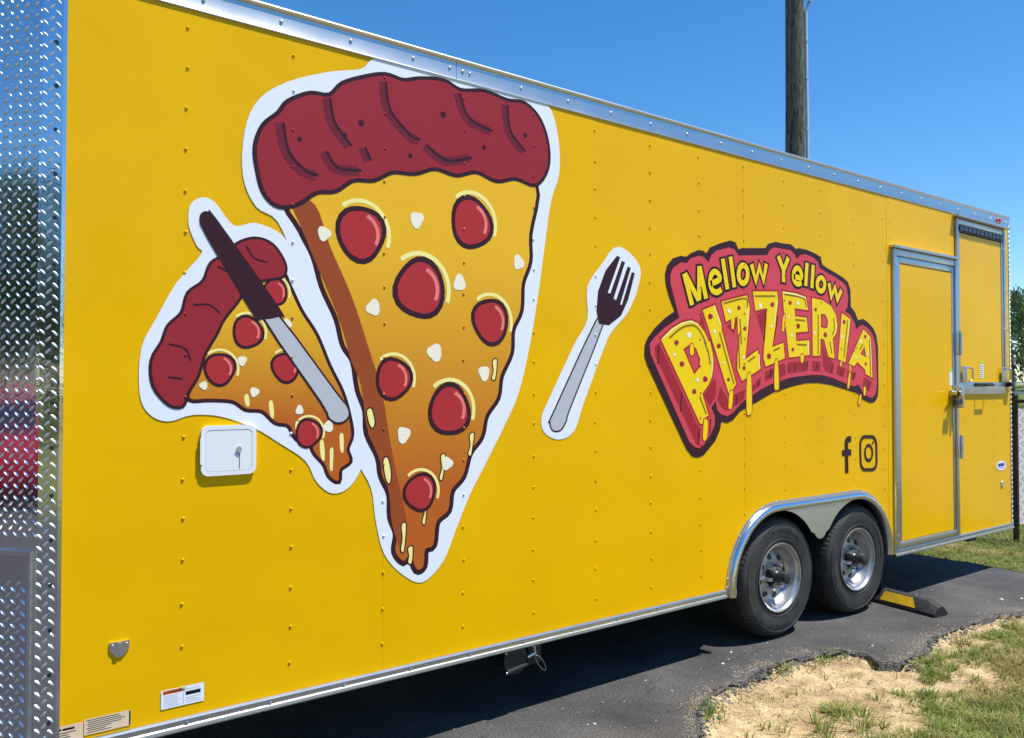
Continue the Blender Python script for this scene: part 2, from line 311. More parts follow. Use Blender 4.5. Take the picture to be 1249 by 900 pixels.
LOGO_WORDS = [[[(3.520,2.241),(3.587,2.065)],[(3.527,2.242),(3.645,2.096)],[(3.647,2.096),(3.652,2.295)],[(3.653,2.295),(3.710,2.110)]],[[(3.749,2.200),(3.831,2.232),(3.819,2.266),(3.784,2.275),(3.755,2.250),(3.747,2.204),(3.765,2.164),(3.807,2.154),(3.849,2.174)]],[[(3.862,2.359),(3.904,2.179)]],[[(3.934,2.378),(3.970,2.196)]],[[(4.099,2.286),(4.095,2.264),(4.086,2.246),(4.071,2.233),(4.054,2.227),(4.037,2.230),(4.023,2.241),(4.013,2.258),(4.010,2.278),(4.014,2.300),(4.023,2.318),(4.038,2.331),(4.055,2.337),(4.072,2.334),(4.086,2.324),(4.096,2.307),(4.099,2.286)]],[[(4.136,2.351),(4.179,2.251),(4.215,2.343),(4.255,2.260),(4.286,2.367)]],[[(4.411,2.428),(4.466,2.341),(4.518,2.428)],[(4.466,2.341),(4.465,2.265)]],[[(4.574,2.311),(4.657,2.309),(4.651,2.352),(4.615,2.370),(4.582,2.348),(4.572,2.304),(4.592,2.273),(4.625,2.265),(4.661,2.277)]],[[(4.724,2.413),(4.707,2.258)]],[[(4.794,2.405),(4.777,2.249)]],[[(4.928,2.285),(4.924,2.268),(4.915,2.253),(4.900,2.242),(4.883,2.237),(4.866,2.240),(4.851,2.248),(4.842,2.262),(4.839,2.279),(4.842,2.296),(4.852,2.311),(4.867,2.322),(4.884,2.327),(4.901,2.325),(4.915,2.316),(4.925,2.302),(4.928,2.285)]],[[(4.978,2.298),(5.004,2.207),(5.048,2.270),(5.079,2.193),(5.129,2.261)]]]
ICON_LETTER = [(5.240,1.249),(5.239,1.208),(5.215,1.209),(5.200,1.201),(5.200,1.160),(5.238,1.158),(5.238,1.114),(5.199,1.116),(5.202,0.994),(5.160,0.997),(5.158,1.115),(5.123,1.116),(5.124,1.157),(5.157,1.158),(5.156,1.209),(5.168,1.235),(5.193,1.250)]
ICON_FRAME = [[(5.510,1.247),(5.527,1.244),(5.544,1.236),(5.558,1.224),(5.569,1.209),(5.576,1.191),(5.579,1.173),(5.581,1.057),(5.579,1.038),(5.573,1.021),(5.562,1.007),(5.549,0.996),(5.532,0.990),(5.515,0.988),(5.412,0.994),(5.395,0.997),(5.379,1.005),(5.365,1.017),(5.354,1.032),(5.347,1.049),(5.345,1.068),(5.343,1.180),(5.344,1.199),(5.351,1.216),(5.361,1.230),(5.374,1.241),(5.390,1.248),(5.407,1.250)],[(5.505,1.224),(5.518,1.222),(5.529,1.216),(5.540,1.208),(5.548,1.197),(5.553,1.184),(5.555,1.170),(5.557,1.061),(5.556,1.048),(5.551,1.035),(5.543,1.025),(5.533,1.017),(5.522,1.012),(5.509,1.011),(5.417,1.015),(5.404,1.018),(5.393,1.024),(5.382,1.032),(5.375,1.043),(5.370,1.056),(5.368,1.070),(5.366,1.176),(5.367,1.190),(5.372,1.202),(5.379,1.213),(5.389,1.220),(5.400,1.225),(5.412,1.227)]]
ICON_RING = [[(5.524,1.119),(5.521,1.102),(5.515,1.087),(5.505,1.073),(5.493,1.064),(5.478,1.058),(5.463,1.057),(5.447,1.060),(5.433,1.067),(5.421,1.078),(5.412,1.092),(5.406,1.108),(5.405,1.125),(5.407,1.142),(5.413,1.157),(5.423,1.170),(5.435,1.180),(5.449,1.186),(5.465,1.187),(5.480,1.184),(5.494,1.177),(5.507,1.166),(5.516,1.152),(5.522,1.136)],[(5.503,1.120),(5.501,1.109),(5.497,1.099),(5.491,1.090),(5.483,1.084),(5.473,1.080),(5.463,1.079),(5.453,1.081),(5.443,1.086),(5.436,1.093),(5.430,1.102),(5.426,1.113),(5.425,1.124),(5.426,1.135),(5.430,1.145),(5.437,1.154),(5.445,1.160),(5.454,1.164),(5.464,1.165),(5.475,1.163),(5.484,1.158),(5.492,1.151),(5.498,1.142),(5.502,1.131)]]
ICON_DOT = [(5.533,1.192),(5.531,1.185),(5.525,1.181),(5.519,1.181),(5.514,1.186),(5.512,1.192),(5.514,1.199),(5.519,1.203),(5.526,1.203),(5.531,1.198)]
SLICE_CRUST = [(1.067,2.435),(1.056,2.530),(1.085,2.616),(1.144,2.676),(1.184,2.731),(1.273,2.783),(1.359,2.795),(1.417,2.856),(1.518,2.907),(1.615,2.940),(1.703,2.935),(1.786,2.961),(1.906,2.981),(2.003,2.957),(2.132,2.981),(2.266,2.967),(2.375,2.974),(2.467,2.911),(2.514,2.797),(2.509,2.681),(2.436,2.596),(2.315,2.609),(2.203,2.580),(2.086,2.605),(1.977,2.572),(1.863,2.584),(1.758,2.545),(1.648,2.534),(1.558,2.485),(1.463,2.470),(1.382,2.413),(1.300,2.395),(1.220,2.337),(1.146,2.317),(1.093,2.355)]
SLICE_CHEESE = [(1.186,2.362),(1.242,2.230),(1.298,2.129),(1.337,2.005),(1.399,1.880),(1.429,1.772),(1.474,1.705),(1.497,1.584),(1.531,1.497),(1.539,1.400),(1.590,1.300),(1.606,1.216),(1.645,1.136),(1.650,1.037),(1.678,0.963),(1.670,0.887),(1.710,0.839),(1.742,0.863),(1.775,0.795),(1.809,0.805),(1.817,0.876),(1.859,0.893),(1.876,0.993),(1.936,1.039),(1.953,1.126),(2.015,1.188),(2.051,1.292),(2.115,1.365),(2.142,1.463),(2.208,1.547),(2.227,1.648),(2.286,1.759),(2.295,1.870),(2.345,1.967),(2.355,2.099),(2.400,2.211),(2.400,2.344),(2.436,2.592),(2.179,2.627),(1.779,2.585),(1.463,2.484)]
SLICE_LIGHT = [(1.463,2.435),(1.737,2.523),(2.132,2.589),(2.375,2.570),(2.345,2.318),(2.315,2.116),(2.266,1.915),(2.208,1.718),(2.133,1.602),(1.996,1.632),(1.823,1.711),(1.699,1.852),(1.618,2.025),(1.532,2.229)]
SLICE_SHADE = [(1.186,2.362),(1.249,2.214),(1.337,2.022),(1.410,1.857),(1.459,1.704),(1.504,1.601),(1.532,1.428),(1.590,1.287),(1.637,1.143),(1.654,1.001),(1.702,0.883),(1.726,0.994),(1.685,1.175),(1.644,1.354),(1.604,1.566),(1.534,1.775),(1.458,1.979),(1.362,2.176),(1.297,2.337)]
SLICE_PEPPERONI = [(1.502,2.243,0.101),(2.063,2.356,0.103),(1.789,2.030,0.114),(2.170,1.903,0.093),(1.659,1.630,0.078),(1.944,1.490,0.100),(1.791,1.131,0.072)]
SLICE_CREAM = [(1.771,2.335,0.037),(1.336,2.224,0.030),(2.335,2.197,0.036),(1.996,2.072,0.038),(1.560,1.933,0.035),(1.865,1.749,0.040),(2.133,1.659,0.035),(1.708,1.387,0.036),(1.931,1.249,0.030)]
SLICE_FOLD = [[(1.161,2.647),(1.185,2.536),(1.254,2.471),(1.310,2.460)],[(1.359,2.788),(1.381,2.690),(1.455,2.607)],[(1.615,2.915),(1.639,2.794),(1.737,2.705),(1.787,2.696)],[(1.994,2.947),(2.049,2.840),(2.179,2.807)],[(2.266,2.951),(2.286,2.827),(2.375,2.744)],[(1.345,2.564),(1.396,2.504),(1.501,2.511)],[(1.821,2.673),(1.928,2.624),(2.063,2.662)],[(1.519,2.612),(1.546,2.560)]]
SLICE_DOT = [(1.229,2.594,0.010),(1.500,2.713,0.014),(1.906,2.830,0.015),(2.132,2.721,0.011),(1.737,2.614,0.011),(2.375,2.824,0.012),(1.425,2.647,0.010)]
SLICE_DRIP = [[(1.697,0.997),(1.722,1.001),(1.718,0.922),(1.710,0.875),(1.694,0.889),(1.702,0.936)],[(1.812,1.130),(1.837,1.135),(1.825,1.041),(1.816,0.984),(1.800,1.000),(1.816,1.057)],[(1.896,1.285),(1.922,1.291),(1.914,1.217),(1.905,1.174),(1.888,1.186),(1.901,1.229)],[(1.609,1.285),(1.633,1.291),(1.649,1.220),(1.641,1.178),(1.625,1.190),(1.613,1.233)],[(2.051,1.375),(2.078,1.381),(2.069,1.315),(2.060,1.276),(2.042,1.287),(2.055,1.325)],[(2.180,1.718),(2.208,1.726),(2.204,1.662),(2.194,1.625),(2.175,1.634),(2.185,1.671)],[(1.531,1.497),(1.554,1.504),(1.570,1.451),(1.562,1.420),(1.547,1.428),(1.535,1.459)],[(1.730,0.893),(1.755,0.898),(1.755,0.848),(1.747,0.820),(1.730,0.829),(1.734,0.857)]]
SMALL_DRIP = [[(1.111,1.537),(1.124,1.540),(1.131,1.498),(1.128,1.472),(1.118,1.479),(1.112,1.505)],[(1.323,1.374),(1.337,1.377),(1.344,1.325),(1.341,1.293),(1.330,1.302),(1.323,1.334)],[(1.366,1.339),(1.380,1.342),(1.380,1.286),(1.377,1.251),(1.366,1.260),(1.366,1.295)],[(1.409,1.398),(1.424,1.401),(1.427,1.352),(1.424,1.323),(1.413,1.331),(1.409,1.361)],[(1.015,1.563),(1.028,1.567),(1.034,1.537),(1.031,1.519),(1.022,1.524),(1.015,1.541)],[(1.219,1.454),(1.232,1.457),(1.239,1.418),(1.236,1.394),(1.226,1.401),(1.219,1.424)]]
SMALL_FOLD = [[(0.736,1.751),(0.793,1.737),(0.814,1.692)],[(0.821,1.900),(0.880,1.903),(0.920,1.874)],[(0.909,2.051),(0.962,2.024),(0.981,1.979)],[(0.737,1.631),(0.786,1.625)],[(1.017,2.140),(1.049,2.095),(1.101,2.084)]]
SMALL_CRUST = [(0.690,1.601),(0.683,1.690),(0.716,1.756),(0.738,1.817),(0.784,1.867),(0.806,1.941),(0.859,1.988),(0.888,2.059),(0.943,2.095),(0.986,2.143),(1.055,2.170),(1.121,2.151),(1.168,2.084),(1.161,2.037),(1.099,2.019),(1.034,1.998),(0.981,1.922),(0.932,1.856),(0.902,1.793),(0.861,1.718),(0.838,1.638),(0.803,1.577),(0.786,1.529),(0.741,1.535)]
SMALL_CHEESE = [(0.826,1.601),(0.861,1.730),(0.920,1.831),(0.987,1.941),(1.056,2.022),(1.148,2.056),(1.188,1.994),(1.237,1.898),(1.303,1.802),(1.357,1.682),(1.415,1.574),(1.445,1.482),(1.460,1.396),(1.439,1.336),(1.453,1.287),(1.410,1.256),(1.403,1.209),(1.366,1.232),(1.345,1.280),(1.302,1.329),(1.281,1.369),(1.226,1.391),(1.192,1.445),(1.138,1.459),(1.086,1.505),(1.022,1.513),(0.971,1.545),(0.883,1.552),(0.815,1.553)]
SMALL_PEPPERONI = [(0.921,1.663,0.053),(1.026,1.807,0.054),(1.132,1.970,0.046),(1.177,1.673,0.052),(1.274,1.409,0.050)]
SMALL_CREAM = [(1.005,1.696,0.019),(1.053,1.576,0.019),(1.182,1.846,0.020),(1.235,1.503,0.019),(1.358,1.433,0.024),(0.862,1.601,0.016)]
KNIFE_BLADE = [(0.842,2.220),(0.851,2.249),(0.875,2.255),(0.902,2.234),(1.149,1.910),(1.155,1.874),(1.070,1.857),(1.045,1.875),(0.869,2.156)]
KNIFE_HANDLE = [(1.090,1.864),(1.135,1.886),(1.386,1.574),(1.438,1.513),(1.445,1.472),(1.409,1.449),(1.365,1.467),(1.329,1.534)]
FORK_HEAD = [(2.992,2.293),(3.016,2.286),(2.925,2.091),(2.943,2.088),(3.028,2.270),(3.052,2.263),(2.967,2.063),(2.985,2.055),(3.071,2.243),(3.095,2.236),(3.015,2.035),(3.027,2.032),(3.102,2.214),(3.126,2.212),(3.076,2.066),(3.021,1.974),(2.931,1.918),(2.861,1.923),(2.843,1.987),(2.855,2.094),(2.908,2.206)]
FORK_HANDLE = [(2.843,1.935),(2.890,1.929),(2.657,1.485),(2.635,1.428),(2.597,1.380),(2.549,1.381),(2.534,1.422),(2.560,1.471)]
WHITE_BIG = [(1.003,2.409),(1.008,2.585),(1.061,2.718),(1.177,2.815),(1.351,2.896),(1.499,2.944),(1.544,2.991),(1.615,3.015),(1.994,3.012),(2.375,3.006),(2.520,3.004),(2.584,2.863),(2.594,2.678),(2.540,2.525),(2.498,2.294),(2.456,2.046),(2.405,1.802),(2.335,1.562),(2.237,1.387),(2.143,1.237),(2.051,1.092),(1.980,0.949),(1.910,0.810),(1.805,0.733),(1.702,0.783),(1.615,0.883),(1.575,1.026),(1.552,1.167),(1.483,1.292),(1.445,1.431),(1.423,1.584),(1.375,1.737),(1.303,1.902),(1.215,2.095),(1.140,2.251),(1.055,2.298)]
WHITE_SMALL = [(0.641,1.572),(0.645,1.733),(0.699,1.854),(0.763,1.978),(0.849,2.092),(0.834,2.121),(0.804,2.194),(0.809,2.271),(0.850,2.305),(0.898,2.293),(0.970,2.214),(1.055,2.234),(1.164,2.195),(1.222,2.095),(1.302,1.952),(1.363,1.838),(1.437,1.704),(1.489,1.567),(1.528,1.428),(1.521,1.290),(1.461,1.184),(1.381,1.157),(1.310,1.209),(1.261,1.298),(1.152,1.375),(1.054,1.436),(0.929,1.483),(0.824,1.492),(0.738,1.470),(0.674,1.498)]
WHITE_FORK = [(2.891,2.248),(2.968,2.330),(3.053,2.334),(3.164,2.251),(3.151,2.138),(3.076,1.999),(2.966,1.897),(2.907,1.817),(2.757,1.517),(2.690,1.372),(2.592,1.330),(2.497,1.367),(2.476,1.440),(2.529,1.541),(2.691,1.811),(2.780,1.941),(2.781,2.111)]

# ------------------------------------------------------------------ ground
def nz(x, y, s, o=0.0): return noise.noise(Vector((x * s + o, y * s - o, o)))
EDGE = [(0.2, -6.5), (1.0, -4.2), (1.75, -2.6), (2.3, -1.6), (2.62, -1.0), (2.88, -0.65), (3.05, -0.49), (3.22, -0.39), (3.51, -0.30), (3.86, -0.27), (4.13, -0.27), (4.38, -0.28), (4.53, -0.36), (4.58, -0.47), (4.50, -0.60), (4.58, -0.68), (4.80, -0.69), (5.12, -0.59), (5.40, -0.59), (5.55, -0.61), (5.90, -0.64), (6.35, -0.66), (7.0, -0.72), (7.62, -0.78)]
def refine(pts, step, amp):
    out = []
    for a, b in zip(pts[:-1], pts[1:]):
        a = Vector(a); b = Vector(b); k = max(1, int((b - a).length / step))
        nrm = Vector((-(b - a).y, (b - a).x)).normalized()
        for i in range(k):
            p = a + (b - a) * i / k
            o = amp * (nz(p.x, p.y, 5.0) + 0.6 * nz(p.x, p.y, 13.0, 3.0) + 0.22 * nz(p.x, p.y, 37.0, 7.0))
            q = p + nrm * o
            out.append((q.x, q.y))
    out.append(tuple(pts[-1])); return out
edge = refine(EDGE, 0.02, 0.028)
far_edge = refine([(7.62, -0.78), (7.66, 0.0), (7.64, 1.0), (7.68, 2.5), (7.66, 6.0), (7.7, 14.0)], 0.05, 0.03)
def edge_y(x):
    best = -9
    for (x1, y1), (x2, y2) in zip(EDGE[:-1], EDGE[1:]):
        if min(x1, x2) <= x <= max(x1, x2) and abs(x2 - x1) > 1e-6:
            best = max(best, y1 + (y2 - y1) * (x - x1) / (x2 - x1))
    return best

M_GROUND = bpy.data.materials.new('sandy_soil'); M_GROUND.use_nodes = True
def ground_mat(m):
    nt = m.node_tree; b = nt.nodes['Principled BSDF']; b.inputs['Roughness'].default_value = 0.95; b.inputs['Specular IOR Level'].default_value = 0.15
    tc = nt.nodes.new('ShaderNodeTexCoord')
    def N(scale, det=8):
        n = nt.nodes.new('ShaderNodeTexNoise'); n.inputs['Scale'].default_value = scale; n.inputs['Detail'].default_value = det
        nt.links.new(tc.outputs['Object'], n.inputs['Vector']); return n
    n1 = N(9); r1 = nt.nodes.new('ShaderNodeValToRGB')
    r1.color_ramp.elements[0].color = (0.33, 0.235, 0.125, 1); r1.color_ramp.elements[0].position = 0.33
    r1.color_ramp.elements[1].color = (0.62, 0.475, 0.27, 1); r1.color_ramp.elements[1].position = 0.62
    nt.links.new(n1.outputs[0], r1.inputs[0])
    n2 = N(160, 4); r2 = nt.nodes.new('ShaderNodeValToRGB')
    r2.color_ramp.elements[0].color = (0.45, 0.42, 0.36, 1); r2.color_ramp.elements[0].position = 0.36
    r2.color_ramp.elements[1].color = (1, 1, 1, 1); r2.color_ramp.elements[1].position = 0.52
    nt.links.new(n2.outputs[0], r2.inputs[0])
    mx = nt.nodes.new('ShaderNodeMixRGB'); mx.blend_type = 'MULTIPLY'; mx.inputs[0].default_value = 0.8
    nt.links.new(r1.outputs[0], mx.inputs[1]); nt.links.new(r2.outputs[0], mx.inputs[2])
    # grassy soil where the turf grows, by place on the ground
    at = nt.nodes.new('ShaderNodeAttribute'); at.attribute_name = 'turf'
    n3 = N(24, 6); r3 = nt.nodes.new('ShaderNodeValToRGB')
    r3.color_ramp.elements[0].color = (0.06, 0.095, 0.020, 1); r3.color_ramp.elements[0].position = 0.3
    r3.color_ramp.elements[1].color = (0.22, 0.20, 0.075, 1); r3.color_ramp.elements[1].position = 0.7
    nt.links.new(n3.outputs[0], r3.inputs[0])
    m2 = nt.nodes.new('ShaderNodeMixRGB'); nt.links.new(at.outputs['Fac'], m2.inputs[0])
    nt.links.new(mx.outputs[0], m2.inputs[1]); nt.links.new(r3.outputs[0], m2.inputs[2])
    nt.links.new(m2.outputs[0], b.inputs['Base Color'])
    bp = nt.nodes.new('ShaderNodeBump'); bp.inputs['Strength'].default_value = 0.9; bp.inputs['Distance'].default_value = 0.012
    n4 = N(55, 8); nt.links.new(n4.outputs[0], bp.inputs['Height']); nt.links.new(bp.outputs[0], b.inputs['Normal'])
ground_mat(M_GROUND)

def turf(x, y):
    """how much grass grows at a spot: 0 bare sand, 1 full turf"""
    if x > 7.5: return max(0.0, min(1.0, 0.9 + 0.4 * nz(x, y, 1.6, 2)))
    ey = edge_y(x) if x > 2.6 else -99
    lim = -0.86 if x < 4.55 else -0.86 + min(0.2, (x - 4.55) * 0.5)
    t = (lim - y) / 0.22 + 1.9 * nz(x, y, 3.2, 1.0) + 1.3 * nz(x, y, 7.5, 5.0)
    return max(0.0, min(1.0, t * 0.55))
def frange(a, b, s): return [a + s * i for i in range(int(round((b - a) / s)) + 1)]
gx = [-500, -200, -80, -30, -12, -4, 0] + frange(1.6, 9.6, 0.04) + [11, 14, 20, 35, 80, 200, 500]
gy = [-500, -200, -80, -30, -14, -8, -5.5] + frange(-4.4, 0.4, 0.04) + frange(0.6, 6, 0.2) + [9, 14, 30, 80, 200, 500]
GZ = -0.040
def ground_z(x, y):
    z = ground_relief(x, y)
    under_pad = (x < 2.62) or (x < 7.62 and y > edge_y(x) + 0.02)
    return min(z, -0.028) if under_pad else z
def ground_relief(x, y):
    if not (1.6 < x < 9.6 and -4.4 < y < 6): return GZ
    k = min(1, (x - 1.6) / 0.5, (9.6 - x) / 0.4, (y + 4.4) / 0.5, (6 - y) / 0.5)
    spill = 0.0
    if 2.9 < x < 7.5 and y < 0:
        d_ = edge_y(x) - y
        if -0.05 < d_ < 0.3: spill = 0.038 * math.exp(-(d_ / 0.10) ** 2) * max(0.0, min(1.0, 0.5 + 2.4 * nz(x, y, 3.1, 6)))
    return GZ + spill + k * (0.016 * nz(x, y, 2.0) + 0.016 * nz(x, y, 5.0, 4) + 0.010 * nz(x, y, 12.0, 9)) + k * (0.012 if x > 7.6 else 0) + k * 0.030 * max(0, min(1, (x - 4.55) * 3)) * max(0, min(1, (edge_y(x) + 0.30 - y) * 0 + 1)) * (1 if x < 7.6 and y < 0 else 0)
vs = [(x, y, ground_z(x, y)) for y in gy for x in gx]
W_ = len(gx)
fs = [(j * W_ + i, j * W_ + i + 1, (j + 1) * W_ + i + 1, (j + 1) * W_ + i) for j in range(len(gy) - 1) for i in range(W_ - 1)]
g = MB(); g.add(vs, fs)
ground = g.build('ground', M_GROUND, smooth=60, recalc=False)
tag(ground, kind='structure')
att = ground.data.attributes.new('turf', 'FLOAT', 'POINT')
att.data.foreach_set('value', [turf(x, y) * (1.0 if x > 7.5 else 0.55) if (x > 7.4 or (1.6 < x and y < 0)) else 1.0 for (x, y, z) in vs])

# asphalt pad with a broken edge
M_ASPH = bpy.data.materials.new('asphalt'); M_ASPH.use_nodes = True
def asph_mat(m):
    nt = m.node_tree; b = nt.nodes['Principled BSDF']; b.inputs['Specular IOR Level'].default_value = 0.35
    tc = nt.nodes.new('ShaderNodeTexCoord')
    def N(scale, det=8, rough=0.6):
        n = nt.nodes.new('ShaderNodeTexNoise'); n.inputs['Scale'].default_value = scale; n.inputs['Detail'].default_value = det; n.inputs['Roughness'].default_value = rough
        nt.links.new(tc.outputs['Object'], n.inputs['Vector']); return n
    def ramp(src, p0, c0, p1, c1):
        r = nt.nodes.new('ShaderNodeValToRGB'); r.color_ramp.elements[0].color = (*c0, 1); r.color_ramp.elements[0].position = p0
        r.color_ramp.elements[1].color = (*c1, 1); r.color_ramp.elements[1].position = p1
        nt.links.new(src, r.inputs[0]); return r
    a = ramp(N(1.7).outputs[0], 0.33, (0.040, 0.0395, 0.039), 0.70, (0.105, 0.102, 0.097))
    s = ramp(N(95, 3).outputs[0], 0.35, (0.45, 0.45, 0.46), 0.66, (1.6, 1.58, 1.54))
    mx = nt.nodes.new('ShaderNodeMixRGB'); mx.blend_type = 'MULTIPLY'; mx.inputs[0].default_value = 0.9
    nt.links.new(a.outputs[0], mx.inputs[1]); nt.links.new(s.outputs[0], mx.inputs[2])
    # pale dust and light chips
    v = nt.nodes.new('ShaderNodeTexVoronoi'); v.inputs['Scale'].default_value = 26; nt.links.new(tc.outputs['Object'], v.inputs['Vector'])
    sp = ramp(v.outputs['Distance'], 0.05, (1, 1, 1), 0.09, (0, 0, 0))
    gate = ramp(N(7, 2).outputs[0], 0.56, (0, 0, 0), 0.62, (1, 1, 1))
    ml = nt.nodes.new('ShaderNodeMath'); ml.operation = 'MULTIPLY'; nt.links.new(sp.outputs[0], ml.inputs[0]); nt.links.new(gate.outputs[0], ml.inputs[1])
    m2 = nt.nodes.new('ShaderNodeMixRGB'); m2.inputs[2].default_value = (0.24, 0.23, 0.21, 1)
    nt.links.new(ml.outputs[0], m2.inputs[0]); nt.links.new(mx.outputs[0], m2.inputs[1])
    # cracks
    vc = nt.nodes.new('ShaderNodeTexVoronoi'); vc.feature = 'DISTANCE_TO_EDGE'; vc.inputs['Scale'].default_value = 1.5
    wv = N(3.5, 6); mxv = nt.nodes.new('ShaderNodeMixRGB'); mxv.inputs[0].default_value = 0.28
    nt.links.new(tc.outputs['Object'], mxv.inputs[1]); nt.links.new(wv.outputs['Color'], mxv.inputs[2]); nt.links.new(mxv.outputs[0], vc.inputs['Vector'])
    cr = ramp(vc.outputs['Distance'], 0.002, (0.35, 0.35, 0.35), 0.007, (1, 1, 1))
    g2 = ramp(N(0.9, 3).outputs[0], 0.45, (0, 0, 0), 0.6, (1, 1, 1))
    m3 = nt.nodes.new('ShaderNodeMixRGB'); m3.blend_type = 'MULTIPLY'
    nt.links.new(g2.outputs[0], m3.inputs[0]); nt.links.new(m2.outputs[0], m3.inputs[1]); nt.links.new(cr.outputs[0], m3.inputs[2])
    nt.links.new(m3.outputs[0], b.inputs['Base Color'])
    rr = nt.nodes.new('ShaderNodeMapRange'); rr.inputs[3].default_value = 0.55; rr.inputs[4].default_value = 0.9
    nt.links.new(N(2.4).outputs[0], rr.inputs[0]); nt.links.new(rr.outputs[0], b.inputs['Roughness'])
    bp = nt.nodes.new('ShaderNodeBump'); bp.inputs['Strength'].default_value = 0.55; bp.inputs['Distance'].default_value = 0.004
    nt.links.new(N(170, 4).outputs[0], bp.inputs['Height']); nt.links.new(bp.outputs[0], b.inputs['Normal'])
asph_mat(M_ASPH)
M_CRUMB = mat('broken_asphalt_edge', (0.20, 0.185, 0.16), 0.95, c2=(0.028, 0.027, 0.025), scale=75, bump=1.0, bscale=110, bdist=0.01)
ring = edge + far_edge[1:] + [(-60, 14), (-60, -6.5)]
tris = tessellate_polygon([[Vector((x, y, 0)) for x, y in ring]])
a = MB(); a.add([(x, y, 0) for x, y in ring], [t for t in tris])
asphalt = a.build('asphalt_pad', M_ASPH)
for p in asphalt.data.polygons:
    if p.normal.z < 0: p.flip()
tag(asphalt, kind='structure')
b = MB()
lip = edge + far_edge[1:]
rows = []
for i, (x, y) in enumerate(lip):
    q0 = Vector(lip[max(i - 2, 0)]); q1 = Vector(lip[min(i + 2, len(lip) - 1)])
    d = (q1 - q0).normalized(); out = Vector((d.y, -d.x))
    j = lambda k: 0.004 * nz(x, y, 22.0, k)
    w = 0.020 + 0.016 * nz(x, y, 6.0, 2)
    wear = max(0, 0.015 + 0.05 * nz(x, y, 5.0, 8))
    rows.append([(x - out.x * wear, y - out.y * wear, 0.003), (x + out.x * 0.006, y + out.y * 0.006, -0.004 + j(1)), (x + out.x * (w * 0.5 + j(2)), y + out.y * (w * 0.5 + j(2)), -0.022 + j(3) * 2), (x + out.x * w, y + out.y * w, -0.078)])
vs = [p for r in rows for p in r]
b.add(vs, [(i * 4 + k, (i + 1) * 4 + k, (i + 1) * 4 + k + 1, i * 4 + k + 1) for i in range(len(rows) - 1) for k in range(3)])
o = b.build('broken_edge', M_CRUMB, asphalt)

M_CONC = mat('pale_concrete', (0.27, 0.255, 0.225), 0.9, var=0.12, scale=0.8, bump=0.2, bscale=40)
c = MB(); c.box(10.4, 62, -70, 70, -0.2, -0.02)
tag(c.build('concrete_road', M_CONC), kind='structure')
M_BANK = mat('grassy_bank', (0.16, 0.19, 0.05), 0.95, c2=(0.07, 0.11, 0.02), scale=1.2, bump=0.8, bscale=8, bdist=0.15)
c = MB(); bx = [(61.5, -0.3), (64, 0.6), (70, 1.4), (80, 1.7), (120, 1.7), (120, -0.3)]
ys = frange(-140, 140, 7)
vs = [(x, y, z + (0.25 * nz(x, y, 0.1) if z > 0 else 0)) for y in ys for x, z in bx]
c.add(vs, [(j * 6 + i, j * 6 + i + 1, j * 6 + i + 7, j * 6 + i + 6) for j in range(len(ys) - 1) for i in range(5)])
tag(c.build('grass_bank', M_BANK, smooth=50), kind='structure')

# ------------------------------------------------------------------ grass, pebbles
M_GRASS = mat('grass_blade', (0.235, 0.315, 0.055), 0.5, c2=(0.09, 0.165, 0.024), scale=6, trans=0.35)
M_DRY = mat('dry_grass_blade', (0.42, 0.34, 0.13), 0.7, c2=(0.26, 0.21, 0.07), scale=6, trans=0.25)
gb = MB(); gd = MB()
def blade(mb, x, y, z, h, lean, az, w):
    dx, dy = math.cos(az), math.sin(az); px, py = -dy, dx
    p = []
    for k, (t, ww) in enumerate(((0, 1), (0.5, 0.85), (1, 0.0))):
        rr = lean * h * t * t * 1.1; zz = h * t * (1 - 0.35 * lean * t)
        cx, cy, cz = x + dx * rr, y + dy * rr, z + zz
        if ww > 0: p += [(cx - px * w * ww, cy - py * w * ww, cz), (cx + px * w * ww, cy + py * w * ww, cz)]
        else: p.append((cx, cy, cz))
    mb.add(p, [(0, 1, 3, 2), (2, 3, 4)])
def tuft(x, y, n, h, spread=0.03, dry=0.15):
    z = ground_z(x, y) - 0.004
    for _ in range(n):
        a = rng.uniform(0, 6.28); r = spread * rng.random()
        blade(gd if rng.random() < dry else gb, x + r * math.cos(a), y + r * math.sin(a), z, h * rng.uniform(0.5, 1.15), rng.uniform(0.2, 1.4), a + rng.uniform(-0.7, 0.7), rng.uniform(0.0018, 0.0038))
for x, y, n, h in [(3.12, -0.50, 26, 0.10), (3.18, -0.46, 18, 0.08), (3.25, -0.47, 12, 0.05), (3.98, -0.335, 26, 0.075), (4.32, -0.345, 22, 0.06), (4.42, -0.34, 26, 0.075), (4.48, -0.40, 18, 0.06), (3.55, -0.47, 10, 0.04), (4.2, -0.60, 10, 0.05), (3.7, -0.86, 34, 0.09), (3.80, -0.90, 34, 0.10), (3.52, -0.83, 20, 0.10), (3.45, -0.92, 24, 0.12), (3.62, -0.99, 30, 0.12), (3.35, -0.78, 10, 0.08), (3.88, -0.60, 8, 0.04), (4.72, -0.755, 20, 0.05), (4.02, -0.85, 20, 0.06)]:
    tuft(x, y, n, h, 0.05)
def scatter(n, x0, x1, y0, y1, thr, h0, h1, bl):
    for _ in range(n):
        x = rng.uniform(x0, x1); y = rng.uniform(y0, y1)
        if x < 7.55 and y > edge_y(x) - 0.05: continue
        t = turf(x, y)
        if t < thr * rng.uniform(0.7, 1.3): continue
        dry = 0.28 + 0.45 * max(0, nz(x, y, 2.2, 11)) * 2 - (0.05 if x > 7.5 else 0)
        tuft(x, y, bl, rng.uniform(h0, h1) * (0.6 + 0.4 * t), 0.035, dry)
scatter(9500, 2.6, 7.5, -2.6, -0.6, 0.36, 0.035, 0.085, 10)
scatter(2600, 2.6, 7.5, -2.6, -0.4, 0.05, 0.015, 0.04, 5)
